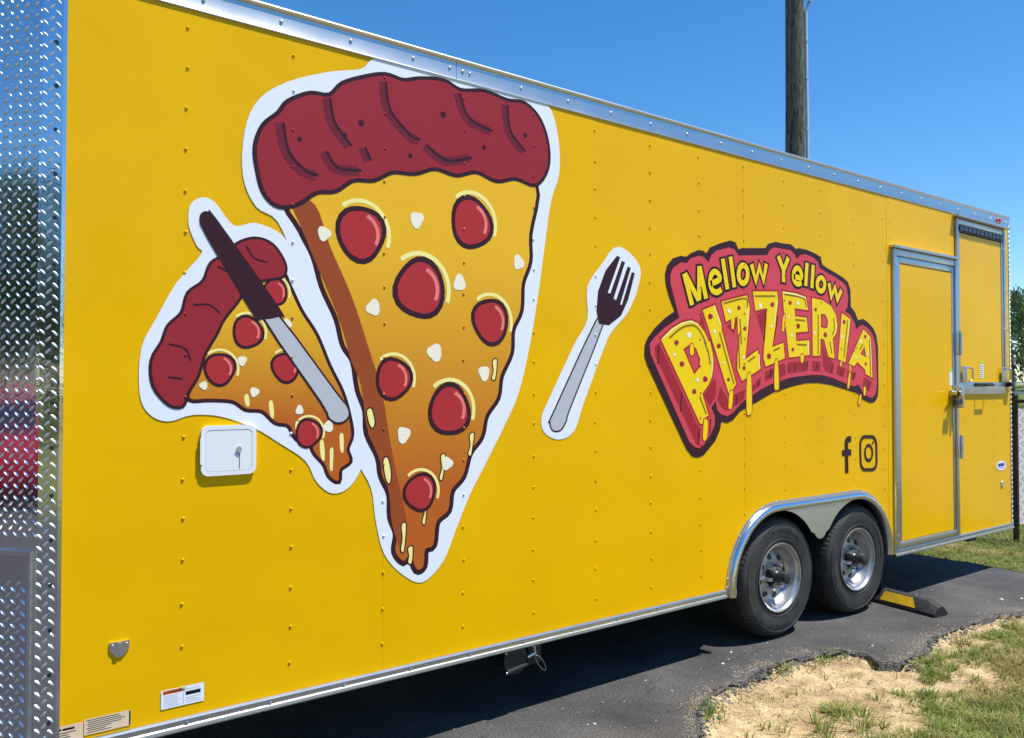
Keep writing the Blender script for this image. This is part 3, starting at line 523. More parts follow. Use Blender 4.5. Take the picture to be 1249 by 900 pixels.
for _ in range(70):
    x = rng.uniform(2.9, 5.2); y = edge_y(x) - rng.uniform(0.03, 0.5); tuft(x, y, rng.randint(4, 12), rng.uniform(0.025, 0.06), 0.03, 0.3)
for _ in range(900):     # straw lying on the sand
    x = rng.uniform(2.7, 6.5); y = edge_y(x) - 0.04 - abs(rng.gauss(0, 0.4))
    blade(gd, x, y, ground_z(x, y) + 0.001, rng.uniform(0.015, 0.05), 2.6, rng.uniform(0, 6.28), 0.0012)
scatter(9000, 7.62, 10.4, -2.6, 3.2, 0.2, 0.03, 0.075, 8)
tag(gb.build('grass', M_GRASS, recalc=False), 'green grass blades growing in patches on the sand', 'grass', kind='stuff')
tag(gd.build('dry_grass', M_DRY, recalc=False), 'straw coloured dry grass mixed into the turf', 'grass', kind='stuff')
pb = MB()
def pebble(mb, x, y, z, r):
    vs = [(x + r * rng.uniform(.7, 1.2) * math.cos(a), y + r * rng.uniform(.7, 1.2) * math.sin(a), z) for a in (0, 1.25, 2.5, 3.8, 5.0)]
    vs.append((x, y, z + r * rng.uniform(.5, .9)))
    mb.add(vs, [(i, (i + 1) % 5, 5) for i in range(5)])
M_PEB = mat('gravel_chip', (0.42, 0.36, 0.27), 0.9, c2=(0.12, 0.10, 0.08), scale=9)
for _ in range(6500):
    x = rng.uniform(2.7, 6.5); y = edge_y(x) - abs(rng.gauss(0, 0.36)) - 0.02
    pebble(pb, x, y, ground_z(x, y) - 0.001, rng.choice((0.002, 0.003, 0.003, 0.004, 0.006)) * (1.6 if rng.random() < 0.05 else 1))
tag(pb.build('gravel', M_PEB, smooth=30), 'small gravel crumbs scattered over the bare sand', 'gravel', kind='stuff')
cb = MB()
M_BITS = mat('asphalt_crumb', (0.17, 0.16, 0.14), 0.9, c2=(0.03, 0.03, 0.03), scale=25)
for _ in range(2600):
    x = rng.uniform(2.7, 6.3); y = edge_y(x) - abs(rng.gauss(0, 0.04)) + rng.uniform(-0.015, 0.01)
    pebble(cb, x, y, ground_z(x, y) - 0.002 + (0.02 if y > edge_y(x) - 0.03 else 0), rng.choice((0.004, 0.006, 0.008, 0.012)))
tag(cb.build('asphalt_crumbs', M_BITS), 'dark asphalt crumbs broken off along the pad edge', 'rubble', kind='stuff')
sg_ = MB()
M_GRAIN = mat('sand_grain', (0.50, 0.40, 0.25), 0.95, c2=(0.34, 0.26, 0.16), scale=20)
for _ in range(2600):
    x = rng.uniform(2.8, 6.4); y = edge_y(x) + abs(rng.gauss(0, 0.05)) + 0.02
    if nz(x, y, 3.0, 14) > -0.1: pebble(sg_, x, y, 0.0004, rng.choice((0.0015, 0.002, 0.003, 0.004)))
tag(sg_.build('sand_grains', M_GRAIN), 'sand and grit strewn over the broken rim of the asphalt', 'gravel', kind='stuff')
pb2 = MB()
M_CHIP = mat('pale_chip', (0.62, 0.60, 0.56), 0.8)
for x, y, r in [(3.75, -0.08, .012), (3.95, 0.02, .010), (3.84, -0.05, .006), (6.55, -0.42, .014), (6.7, -0.5, .012), (4.75, -0.42, .008), (2.6, -0.25, .009), (2.35, -0.5, .007), (3.2, 0.0, .006)] + [(rng.uniform(1.5, 7.2), rng.uniform(-0.5, 0.1), rng.uniform(.002, .005)) for _ in range(90)]:
    if y > edge_y(x) + 0.04: pebble(pb2, x, y, 0.0005, r)
tag(pb2.build('stone_chips', M_CHIP, smooth=30), 'pale stone chips lying on the dark asphalt', 'gravel', kind='stuff')

# ------------------------------------------------------------------ trailer
trailer = empty('food_trailer', (3.8, 1.27, 0))
tag(trailer, 'yellow food trailer with pizza artwork, pizzeria lettering and a tread plate nose', 'trailer')
X0, X1 = 0.39, 7.80         # side wall ends
ZB, ZT = 0.36, 3.03
WID = 2.55
WC = (4.376, 5.276); WX = 0.045; WZ = 0.375; WR = 0.375
FR = 0.475
def low(x):
    if x < WC[0] - FR or x > WC[1] + FR: return ZB
    if x < WC[0]: return max(ZB, WZ + math.sqrt(max(0, FR ** 2 - (x - WC[0]) ** 2)))
    if x > WC[1]: return max(ZB, WZ + math.sqrt(max(0, FR ** 2 - (x - WC[1]) ** 2)))
    return WZ + FR
def panel(name, x0, x1, lap, z0=None, z1=ZT, m=M_YELLOW):
    xs = [x0] + [x for x in frange(3.86, 5.80, 0.02) if x0 < x < x1] + [x1]
    botm = [(x, z0 if z0 is not None else low(x)) for x in xs]
    mb = MB(); mb.prism([(x0, z1)] + botm + [(x1, z1)], -lap, 0.02)
    return mb.build(name, m, trailer)
SEAMS = [X0 + 0.004, 1.612, 2.839, 4.066, 5.293, 5.735]
for i in range(5): panel('side_panel', SEAMS[i] + 0.0001, SEAMS[i + 1] - 0.0001, 0.0006 if i % 2 else 0.0)
panel('side_panel', 5.8004, 6.765, 0.0012, 2.60)            # above the door
panel('side_panel', 5.7354, 5.80, 0.0012)                    # strip left of the door
panel('side_panel', 6.7652, 7.796, 0.0, ZB, 1.56)            # below the rear hatch
panel('side_panel', 6.7652, 7.796, 0.0, 2.975)               # above the rear hatch
panel('side_panel', 7.71, 7.796, 0.0, 1.5602, 2.9748)        # right of the rear hatch
panel('side_panel', 6.7652, 6.79, 0.0, 1.5602, 2.9748)

# shell behind the skin
s = MB()
s.box(X0 + 0.05, X1 - 0.01, 0.03, WID - 0.01, 0.90, 3.04)
s.box(X0 + 0.05, 3.85, 0.03, WID - 0.01, 0.37, 0.899)
s.box(5.81, X1 - 0.01, 0.03, WID - 0.01, 0.37, 0.899)
s.box(3.851, 5.809, 0.50, WID - 0.5, 0.37, 0.898)
s.build('wall_core', M_DARK, trailer)
s = MB(); s.box(X0 + 0.02, X1 - 0.005, 0.012, WID, 3.041, 3.075, 0.012); s.build('roof', M_ROOF, trailer)
s = MB(); s.box(X0, X1, WID - 0.009, WID + 0.01, 0.36, 3.05); s.build('far_side_wall', M_YELLOW, trailer)
s = MB(); s.box(X1 - 0.008, X1 + 0.012, 0.02, WID - 0.02, 0.36, 3.05); s.build('rear_wall', M_YELLOW, trailer)

# top rail: extruded section swept along X
def extrude_x(mb, prof, x0, x1):
    n = len(prof)
    vs = [(x0, y, z) for y, z in prof] + [(x1, y, z) for y, z in prof]
    mb.add(vs, [(i, (i + 1) % n, n + (i + 1) % n, n + i) for i in range(n)] + [tuple(range(n)), tuple(range(n, 2 * n))[::-1]])
def arc(cy, cz, r, a0, a1, n=6): return [(cy + r * math.cos(R(a0 + (a1 - a0) * i / n)), cz + r * math.sin(R(a0 + (a1 - a0) * i / n))) for i in range(n + 1)]
rail_prof = [(-0.003, 3.004), (-0.006, 3.003), (-0.007, 3.008), (-0.0055, 3.012), (-0.0055, 3.084), (-0.010, 3.088)] + arc(-0.006, 3.098, 0.009, 200, 20) + [(0.06, 3.105), (0.06, 3.076), (-0.004, 3.076)]
for a_, b_ in ((0.34, 1.975), (1.977, 5.90), (5.902, X1 + 0.014)):
    s = MB(); extrude_x(s, rail_prof, a_, b_); s.build('top_rail', M_ALU, trailer, smooth=30)
bot_prof = [(-0.003, 0.392), (-0.012, 0.390), (-0.016, 0.383), (-0.010, 0.378), (-0.010, 0.362), (-0.017, 0.358), (-0.019, 0.347), (-0.014, 0.341), (0.03, 0.340), (0.03, 0.357), (-0.003, 0.359)]
for a_, b_ in ((X0 - 0.03, 3.868), (5.80, 6.795), (6.797, X1 + 0.01)):
    s = MB(); extrude_x(s, bot_prof, a_, b_); s.build('bottom_rail', M_ALU, trailer, smooth=30)

# rivets -----------------------------------------------------------------
def dome(mb, x, y, z, r, h, n=8):
    vs = []
    for k, (rr, hh) in enumerate(((1.0, 0.0), (0.93, 0.45), (0.62, 0.85))):
        vs += [(x + r * rr * math.cos(2 * math.pi * j / n), y - h * hh, z + r * rr * math.sin(2 * math.pi * j / n)) for j in range(n)]
    vs.append((x, y - h, z))
    fs = [(k * n + (j + 1) % n, k * n + j, (k + 1) * n + j, (k + 1) * n + (j + 1) % n) for k in range(2) for j in range(n)]
    fs += [(2 * n + (j + 1) % n, 2 * n + j, 3 * n) for j in range(n)]
    mb.add(vs, fs)
WHITES = [smooth_ring(WHITE_BIG), smooth_ring(WHITE_SMALL), smooth_ring(WHITE_FORK)]
INKTEST = [(I_BROWN, smooth_ring(SLICE_SHADE)), (I_CRUST, smooth_ring(SLICE_CRUST)), (I_ORANGE, smooth_ring(SLICE_CHEESE)), (I_CRUST, smooth_ring(SMALL_CRUST)), (I_ORANGE, smooth_ring(SMALL_CHEESE)), (I_PINK, LOGO_FACE), (I_DARK, LOGO_EDGE)] + [(I_WHITE, w) for w in WHITES]
RM = [M_YELLOW]
def rivet_index(x, z):
    for m, r in INKTEST:
        if inside((x, z), r):
            if m not in RM: RM.append(m)
            return RM.index(m)
    return 0
rv = MB()
def rcol(x, z0, z1, step=0.152, jit=0.006):
    z = z0
    while z < z1:
        rv.cur = rivet_index(x, z)
        dome(rv, x + rng.uniform(-.003, .003), -0.0010 if rv.cur == 0 else -0.0034, z + rng.uniform(-jit, jit), 0.0060, 0.0040)
        z += step
for k in range(12):
    x = 0.794 + 0.409 * k
    rcol(x, max(0.50, low(x) + 0.09), 2.97, 0.152)
rcol(5.685, low(5.685) + 0.08, 2.97); rcol(5.775, 2.68, 2.97, 0.14)
rcol(6.93, 0.52, 1.5, 0.16); rcol(7.47, 0.52, 1.5, 0.16)
rcol(6.745, 2.66, 2.97, 0.10); rcol(7.765, 0.45, 2.95, 0.11, 0.003)
tag(rv.build('rivets', RM, trailer, smooth=50), kind='stuff')
sc = MB()
for x in [0.55 + 0.30 * i for i in range(25)]:
    if abs(x - 1.976) > 0.02: dome(sc, x, -0.0055, 3.05, 0.008, 0.005)
for x in (1.94, 2.01): dome(sc, x, -0.0055, 3.052, 0.008, 0.005)
x = 0.5
while x < 3.85: dome(sc, x, -0.010, 0.370, 0.008, 0.005); x += 0.31
for z in frange(0.5, 2.5, 0.2): dome(sc, 5.826, -0.024, z, 0.006, 0.004)
for x in frange(5.9, 6.7, 0.16): dome(sc, x, -0.020, 2.635, 0.006, 0.003); dome(sc, x, -0.017, 0.353, 0.006, 0.003)
for z in frange(1.75, 2.85, 0.35): dome(sc, 7.66, -0.018, z, 0.007, 0.004)
for x in (6.85, 7.25, 7.6): dome(sc, x, -0.0182, 1.585, 0.007, 0.004)
tag(sc.build('rail_screws', M_STEEL, trailer, smooth=50), kind='stuff')

# rear corner strip (tread plate) seen on edge
s = MB(); s.box(7.7965, 7.816, -0.006, 0.05, 0.345, 3.05, 0.004)
rc = s.build('rear_corner_strip', M_PLATE, trailer)
s = MB()
for z in frange(0.40, 3.0, 0.042): s.tube([(7.800, -0.008, z), (7.815, -0.006, z + 0.014)], 0.0035, 5)
tag(s.build('tread_lugs', M_LUG, rc), kind='stuff')

# side door --------------------------------------------------------------
DX0, DX1, DZ0, DZ1 = 5.80, 6.795, 0.393, 2.62
df = MB()
df.box(DX0 + .001, DX0 + 0.05, -0.022, 0.02, DZ0, DZ1, 0.003)
df.box(DX0 + 0.052, DX0 + 0.10, -0.012, 0.02, DZ0 + 0.055, DZ1 - 0.055, 0.003)
df.box(DX1 - 0.036, DX1, -0.022, 0.02, DZ0, DZ1, 0.003)
df.box(DX1 - 0.075, DX1 - 0.038, -0.010, 0.02, DZ0 + 0.055, DZ1 - 0.055, 0.003)
df.box(DX0 + 0.052, DX1 - 0.038, -0.018, 0.02, DZ1 - 0.05, DZ1, 0.003)
df.box(DX0 + 0.103, DX1 - 0.078, -0.010, 0.02, DZ1 - 0.10, DZ1 - 0.053, 0.003)
df.box(DX0 + 0.052, DX1 - 0.038, -0.018, 0.02, DZ0, DZ0 + 0.05, 0.003)
df.build('door_frame', M_ALU, trailer, smooth=30)
s = MB(); s.box(DX0 - 0.03, DX1 + 0.005, -0.045, 0.01, DZ1 + 0.003, DZ1 + 0.022, 0.004); s.build('drip_cap', M_ALU, trailer)
s = MB(); s.box(DX0 + 0.103, DX1 - 0.078, -0.006, 0.02, DZ0 + 0.053, DZ1 - 0.103, 0.002)
door = s.build('side_door', M_YELLOW, trailer)
s = MB(); s.box(DX1 - 0.0775, DX1 - 0.0725, -0.007, 0.019, DZ0 + 0.055, DZ1 - 0.4); s.build('gasket', M_BLACKP, door)
# bar lock and latch on the door's free edge
s = MB()
lx, lz = 6.66, 1.53
s.box(lx, lx + 0.11, -0.030, -0.0062, lz - 0.01, lz + 0.035, 0.004)
s.tube([(lx + 0.02, -0.03, lz + 0.01), (lx + 0.02, -0.095, lz + 0.01)], 0.020, 12)
s.box(lx + 0.055, lx + 0.085, -0.085, -0.03, lz - 0.10, lz + 0.06, 0.004)
s.tube([(lx + 0.03, -0.05, lz + 0.05), (lx - 0.03, -0.075, lz + 0.075)], 0.008, 8)
s.box(lx + 0.09, lx + 0.12, -0.07, -0.0235, lz - 0.11, lz + 0.04, 0.004)
lk = s.build('bar_latch', M_STEEL, door, smooth=40)
s = MB()
s.box(lx - 0.06, lx + 0.03, -0.085, -0.058, lz - 0.085, lz - 0.035, 0.006)
s.tube([(lx - 0.01, -0.080, lz - 0.03), (lx - 0.01, -0.080, lz + 0.03)], 0.007, 8)
s.build('padlock', M_BLACKP, door, smooth=40)
s = MB(); s.box(lx + 0.005, lx + 0.055, -0.0075, -0.0064, lz + 0.075, lz + 0.18); s.build('instruction_label', I_WHITE, door)
s = MB(); s.box(lx + 0.005, lx + 0.055, -0.0078, -0.0065, lz + 0.182, lz + 0.21)
for q in range(5): s.box(lx + 0.012, lx + 0.012 + 0.03, -0.0079, -0.0076, lz + 0.09 + q * 0.016, lz + 0.094 + q * 0.016)
s.build('label_print', I_LIME, door)
# hinges of the rear hatch post
def hinge(x, z, h=0.17):
    s = MB()
    s.box(x - 0.045, x - 0.003, -0.032, -0.0225, z, z + h, 0.002)
    s.box(x + 0.012, x + 0.05, -0.032, -0.0225, z + 0.02, z + h - 0.02, 0.002)
    s.tube([(x, -0.036, z - 0.012), (x, -0.036, z + h + 0.012)], 0.011, 10)
    s.build('hinge', M_STEEL, trailer, smooth=40)
hinge(6.80, 1.02); hinge(6.80, 1.86)

# rear hatch --------------------------------------------------------------
HX0, HX1, HZ0, HZ1 = 6.792, 7.708, 1.561, 2.972
hf = MB()
hf.box(HX0 + .005, HX0 + 0.036, -0.020, 0.02, HZ0 + 0.072, HZ1 - 0.002, 0.003)
hf.box(HX0 + 0.038, HX0 + 0.07, -0.010, 0.02, HZ0 + 0.072, HZ1 - 0.11, 0.003)
hf.box(HX1 - 0.036, HX1, -0.016, 0.02, HZ0 + 0.072, HZ1 - 0.002, 0.003)
hf.box(HX1 - 0.072, HX1 - 0.038, -0.010, 0.02, HZ0 + 0.072, HZ1 - 0.11, 0.003)
hf.box(HX0 + 0.038, HX1 - 0.038, -0.012, 0.02, HZ1 - 0.045, HZ1 - 0.002, 0.003)
hf.build('hatch_frame', M_ALU, trailer, smooth=30)
s = MB(); s.box(HX0 - 0.04, HX1 + 0.02, -0.055, 0.01, HZ1 + 0.004, HZ1 + 0.022, 0.004); s.build('drip_cap', M_ALU, trailer)
s = MB(); s.box(HX0 + 0.073, HX1 - 0.075, -0.004, 0.02, HZ0 + 0.07, HZ1 - 0.115, 0.002)
hatch = s.build('rear_hatch', M_YELLOW, trailer)
s = MB()
for q in range(11): s.box(HX0 + 0.05 + q * 0.074, HX0 + 0.112 + q * 0.074, -0.026, -0.0125, HZ1 - 0.098, HZ1 - 0.060, 0.003)
s.box(HX0 + 0.04, HX1 - 0.04, -0.0115, 0.01, HZ1 - 0.108, HZ1 - 0.048)
s.build('piano_hinge', mat('dark_hinge', (0.10, 0.105, 0.11), 0.4, 0.7), hatch)
ch = MB(); ch.box(HX0 + 0.002, HX1 - 0.04, -0.018, 0.02, HZ0 - 0.03, HZ0 + 0.068, 0.004)
ch.build('counter_channel', M_ALU, trailer, smooth=30)
s = MB(); s.box(7.08, 7.40, -0.034, -0.0185, HZ0 + 0.035, HZ0 + 0.062, 0.005); s.tube([(7.15, -0.03, HZ0 + 0.05), (7.17, -0.075, HZ0 + 0.045), (7.31, -0.075, HZ0 + 0.045), (7.33, -0.03, HZ0 + 0.05)], 0.008, 6); s.build('counter_handle', M_BLACKP, trailer)
for x in (6.90, 7.63):
    s = MB(); s.box(x - 0.045, x + 0.035, -0.026, -0.0205, HZ0 + 0.075, HZ0 + 0.20, 0.002)
    s.tube([(x + 0.0, -0.024, HZ0 + 0.19), (x + 0.03, -0.05, HZ0 + 0.185), (x + 0.075, -0.05, HZ0 + 0.18), (x + 0.075, -0.05, HZ0 + 0.085), (x + 0.03, -0.04, HZ0 + 0.08)], 0.007, 8)
    s.build('hatch_catch', M_STEEL, trailer, smooth=40)
s = MB(); s.box(7.70, 7.78, -0.055, -0.004, HZ0 + 0.03, HZ0 + 0.07, 0.005); s.build('keeper', M_BLACKP, trailer)
s = MB(); s.box(7.21, 7.275, -0.0056, -0.0045, HZ0 + 0.105, HZ0 + 0.22); s.build('instruction_label', I_WHITE, hatch)
s = MB(); s.box(7.21, 7.275, -0.0058, -0.0046, HZ0 + 0.2215, HZ0 + 0.25)
s.build('label_print', I_LIME, hatch)
s = MB()
for q in range(6): s.box(7.218, 7.255 + 0.01 * (q % 2), -0.0062, -0.0058, HZ0 + 0.115 + q * 0.017, HZ0 + 0.120 + q * 0.017)
s.build('label_print', I_BLACK, hatch)

# red marker lamp at the rear of the top rail
s = MB(); s.lathe([(0.0, -0.020), (0.018, -0.018), (0.028, -0.008), (0.030, 0.0)], (0, 0, 0), 20)
lamp = s.build('marker_lamp', M_LENS, None, smooth=40); lamp.parent = trailer; lamp.location = Vector((7.60, -0.006, 3.045)) - trailer.location; lamp.scale = (1.5, 1, 0.8)
# tie down rings
def tie_ring(x, z, w):
    s = MB(); s.prism([(x - w, z + w * 0.75), (x + w, z + w * 0.75), (x + w, z - w * 0.1), (x + w * 0.3, z - w * 0.9), (x - w * 0.3, z - w * 0.9), (x - w, z - w * 0.1)], -0.006, 0.0)
    o = s.build('marker_plate', M_BRIGHT, trailer)
    s = MB(); s.tube([(x, -0.006, z + w * 0.45), (x, -0.020, z + w * 0.45)], w * 0.28, 10); dome(s, x - w * .7, -0.0062, z + w * .45, w * .14, .004); dome(s, x + w * .7, -0.0062, z + w * .45, w * .14, .004)
    s.build('bolt', M_STEEL, o, smooth=40)
tie_ring(0.583, 0.680, 0.032); tie_ring(7.62, 0.745, 0.030)

# white service hatch with lock
def rr(x0, x1, z0, z1, r, n=6):
    out = []
    for cx, cz, a0 in ((x1 - r, z1 - r, 0), (x0 + r, z1 - r, 90), (x0 + r, z0 + r, 180), (x1 - r, z0 + r, 270)):
        out += [(cx + r * math.cos(R(a0 + 90 * i / n)), cz + r * math.sin(R(a0 + 90 * i / n))) for i in range(n + 1)]
    return out
hx0, hx1, hz0, hz1 = 0.852, 1.058, 1.262, 1.450
s = MB(); s.prism(rr(hx0, hx1, hz0, hz1, 0.028), -0.014, -0.001, [rr(hx0 + 0.016, hx1 - 0.016, hz0 + 0.016, hz1 - 0.016, 0.018)])
sh = s.build('service_hatch', M_WHITEP, trailer, smooth=30)
s = MB(); s.prism(rr(hx0 + 0.0172, hx1 - 0.0172, hz0 + 0.0172, hz1 - 0.0172, 0.017), -0.0128, -0.001); s.build('lid', M_WHITEP, sh)
s = MB(); s.prism(rr(hx0 - 0.004, hx0 + 0.006, hz0 + 0.045, hz1 - 0.045, 0.004), -0.017, -0.012); s.build('hinge_bar', M_WHITEP, sh)
s = MB(); s.prism(disc(0.992, 1.358, 0.013, 16, 0.75), -0.019, -0.0126); s.build('lock_cylinder', M_STEEL, sh)
s = MB(); s.tube([(0.992, -0.0135, 1.345), (0.994, -0.0135, 1.32), (0.994, -0.0135, 1.283)], 0.0011, 5); s.tube([(0.992, -0.0135, 1.345), (0.982, -0.0138, 1.345), (0.974, -0.0135, 1.338)], 0.0008, 5)
s.build('lock_cord', M_BLACKP, sh)

# fender -------------------------------------------------------------------
def stad(r, n=20, z0=ZB):
    out = []
    for i in range(n + 1):
        a = 180 - 90 * i / n; out.append((WC[0] + r * math.cos(R(a)), WZ + r * math.sin(R(a))))
    for i in range(n + 1):
        a = 90 - 90 * i / n; out.append((WC[1] + r * math.cos(R(a)), WZ + r * math.sin(R(a))))
    return out
s = MB()
sections = [(0.497, -0.0015), (0.497, -0.004), (0.484, -0.0048), (0.482, -0.016), (0.476, -0.026), (0.464, -0.034), (0.450, -0.036), (0.438, -0.032), (0.433, -0.024), (0.431, 0.04)]
rows = [[(x, y, z) for x, z in [(stad(r)[0][0], ZB - 0.02)] + stad(r) + [(stad(r)[-1][0], ZB + 0.01)]] for r, y in sections]
n = len(rows[0]); vs = [p for r in rows for p in r]
s.add(vs, [(i * n + j, i * n + j + 1, (i + 1) * n + j + 1, (i + 1) * n + j) for i in range(len(rows) - 1) for j in range(n - 1)])
fender = s.build('fender', M_BRIGHT, trailer, smooth=50)
# pointed plate between the wheels
mx_ = (WC[0] + WC[1]) / 2; ra = 0.438
a_end = 38
pl = [(WC[0] + 0.03, WZ + 0.436)]
pl += [(WC[0] + ra * math.cos(R(a)), WZ + ra * math.sin(R(a))) for a in frange(82, a_end, -4)]
pl += [(mx_ + 0.065 * math.cos(R(a)), WZ + 0.268 + 0.055 * math.sin(R(a)) ) for a in frange(200, 340, 20)]
pl += [(WC[1] - ra * math.cos(R(a)), WZ + ra * math.sin(R(a))) for a in frange(a_end, 82, 4)]
pl += [(WC[1] - 0.03, WZ + 0.436)]
s = MB(); s.prism(pl, -0.024, -0.020); s.build('centre_plate', mat('brushed_plate', (0.74, 0.74, 0.70), 0.42, 1.0, rvar=0.1, scale=6), fender)
s = MB()
for i in (2, 9, 16, 20, 24, 31, 38): x, z = stad(0.491)[i]; dome(s, x, -0.0045, z, 0.006, 0.003)
dome(s, WC[0] - 0.49, -0.0045, 0.40, 0.007, 0.004)
tag(s.build('fender_screws', M_STEEL, fender, smooth=50), kind='stuff')

# wheels -------------------------------------------------------------------
def make_wheel():
    w = empty('wheel', (0, 0, 0)); w.parent = trailer
    t = MB()
    prof = [(0.205, 0.02), (0.212, 0.002), (0.235, -0.004), (0.275, -0.010), (0.315, -0.012), (0.340, -0.006), (0.352, 0.004), (0.364, 0.016), (0.371, 0.032)]
    for g_ in (0.060, 0.100, 0.140): prof += [(0.3735, g_ - 0.006), (0.364, g_ - 0.005), (0.364, g_ + 0.005), (0.3738, g_ + 0.006)]
    prof += [(0.371, 0.175), (0.364, 0.190), (0.340, 0.208), (0.275, 0.212), (0.212, 0.203), (0.205, 0.19)]
    t.lathe(prof, (0, 0, 0), 96, closed=True)
    # shoulder blocks
    for k in range(72):
        a = 2 * math.pi * k / 72
        for (y0, y1) in ((0.006, 0.048), (0.164, 0.200)):
            ca, sa = math.cos(a), math.sin(a); da = 0.024
            def P(r, y, b): return (r * math.cos(a + b), y, r * math.sin(a + b))
            r0 = 0.352 if y0 < 0.1 else 0.371; r1 = 0.3755
            if y0 < 0.1: vs = [P(0.357, 0.002, -da), P(0.357, 0.002, da), P(r1, y1, da), P(r1, y1, -da), P(0.372, 0.022, -da), P(0.372, 0.022, da), P(0.36, y1, da), P(0.36, y1, -da)]
            else: continue
            t.add(vs, [(0, 1, 5, 4), (4, 5, 2, 3), (3, 2, 6, 7), (0, 4, 3, 7), (1, 6, 2, 5)])
    # centre rib sipes as raised bars
    for k in range(96):
        a = 2 * math.pi * k / 96
        for yc in (0.080, 0.120):
            vs = []
            for (b, r) in ((-0.022, 0.370), (0.022, 0.370), (0.019, 0.3752), (-0.019, 0.3752)):
                for yy in (yc - 0.012, yc + 0.012): vs.append((r * math.cos(a + b), yy, r * math.sin(a + b)))
            t.add(vs, [(0, 2, 3, 1), (2, 4, 5, 3), (4, 6, 7, 5), (6, 0, 1, 7), (0, 6, 4, 2), (1, 3, 5, 7)])
    # raised lettering marks on the sidewall and thin rings
    for rr_ in (0.236, 0.330): t.lathe([(rr_ - 0.003, -0.0035 if rr_ < .3 else -0.008), (rr_ - 0.001, -0.0075 if rr_ < .3 else -0.0125), (rr_ + 0.001, -0.0075 if rr_ < .3 else -0.0125), (rr_ + 0.003, -0.0045 if rr_ < .3 else -0.007)], (0, 0, 0), 72, closed=True)
    for a0, a1 in ((62, 118), (240, 300)):
        a = a0
        while a < a1:
            wdt = rng.choice((2.2, 3.0, 3.6))
            vs = []
            for r, yy in ((0.288, -0.0118), (0.306, -0.0122)):
                for aa in (a, a + wdt): vs.append((r * math.cos(R(aa)), yy - 0.0024, r * math.sin(R(aa))))
            vs += [(x, y + 0.004, z) for x, y, z in vs]
            t.add(vs, [(0, 1, 3, 2), (0, 4, 5, 1), (2, 3, 7, 6), (0, 2, 6, 4), (1, 5, 7, 3)])
            a += wdt + 1.3
    t.build('tyre', M_RUBBER, w, smooth=35, local=True)
    r_ = MB()
    lip_ = [(0.206, 0.010), (0.214, -0.004), (0.213, -0.009), (0.207, -0.009), (0.203, 0.004), (0.196, 0.012), (0.188, 0.016), (0.182, 0.040), (0.172, 0.060), (0.160, 0.072), (0.146, 0.066), (0.126, 0.058), (0.104, 0.052), (0.092, 0.054), (0.062, 0.056)]
    r_.lathe(lip_ + [(0.062, 0.075), (0.10, 0.07), (0.16, 0.09), (0.206, 0.09)], (0, 0, 0), 72, closed=True)
    rim = r_.build('rim', M_RIM, w, smooth=35, local=True)
    for k in range(8):
        hm = MB()
        a = 2 * math.pi * (k + 0.5) / 8
        cx, cz = 0.126 * math.cos(a), 0.126 * math.sin(a)
        vs = []
        for rr_, yy in ((0.0195, 0.0585), (0.0165, 0.0545), (0.0165, 0.0535)):
            for j in range(12):
                b = 2 * math.pi * j / 12
                px, pz = cx + rr_ * math.cos(b) * (1.0), cz + rr_ * math.sin(b)
                vs.append((px, yy - 0.0015 + (math.hypot(px, pz) - 0.126) * 0.34, pz))
        hm.add(vs, [(q * 12 + j, q * 12 + (j + 1) % 12, (q + 1) * 12 + (j + 1) % 12, (q + 1) * 12 + j) for q in range(2) for j in range(12)] + [tuple(range(24, 36))])
        hm.build('rim_hole', M_BLACKP, w, local=True)
    for k in range(6):
        a = 2 * math.pi * k / 6 + 0.3
        nb = MB(); nb.lathe([(0.0, -0.002), (0.007, 0.0), (0.011, 0.006), (0.0125, 0.022), (0.014, 0.056)], (0.074 * math.cos(a), 0.0, 0.074 * math.sin(a)), 6)
        nb.build('lug_nut', M_STEEL, w, smooth=30, local=True)
    h = MB(); h.lathe([(0.0, -0.062), (0.018, -0.062), (0.020, -0.060), (0.031, -0.058), (0.034, -0.050), (0.034, -0.012), (0.036, -0.010), (0.036, 0.002), (0.040, 0.006), (0.048, 0.030), (0.055, 0.058)], (0, 0, 0), 32)
    h.build('hub', M_HUB, w, smooth=40, local=True)
    return w
w0 = make_wheel()
T0 = trailer.location
def put(w, x, y, rz, rot):
    w.location = Vector((x, y, WR * 1.02)) - T0; w.scale = (1.02, 1.02, 1.02); w.rotation_euler = (0, rot, rz)
put(w0, WC[0] + WX, 0.010, 0, 0.2)
w1 = copy_tree(w0, trailer); put(w1, WC[1] + WX, 0.010, 0, 1.1)
w2 = copy_tree(w0, trailer); put(w2, WC[0], WID - 0.022, math.pi, 0.4)
w3 = copy_tree(w0, trailer); put(w3, WC[1], WID - 0.022, math.pi, 0.9)

# running gear and chassis
s = MB()
s.box(0.45, 7.7, 0.30, 0.36, 0.24, 0.359); s.box(0.45, 7.7, WID - 0.36, WID - 0.30, 0.24, 0.359)
for x in frange(0.7, 7.5, 0.4):
    if not 3.7 < x < 6.0: s.box(x, x + 0.05, 0.06, WID - 0.06, 0.335, 0.3585)
s.box(6.98, 7.12, -0.0, 0.10, 0.315, 0.339)
s.build('chassis_frame', M_DARK, trailer)
for x in WC:
    s = MB(); s.tube([(x, 0.10, WZ), (x, WID - 0.10, WZ)], 0.04, 12); s.box(x - 0.3, x + 0.3, 0.28, 0.34, 0.40, 0.43); s.build('axle', M_DARK, trailer, smooth=40)
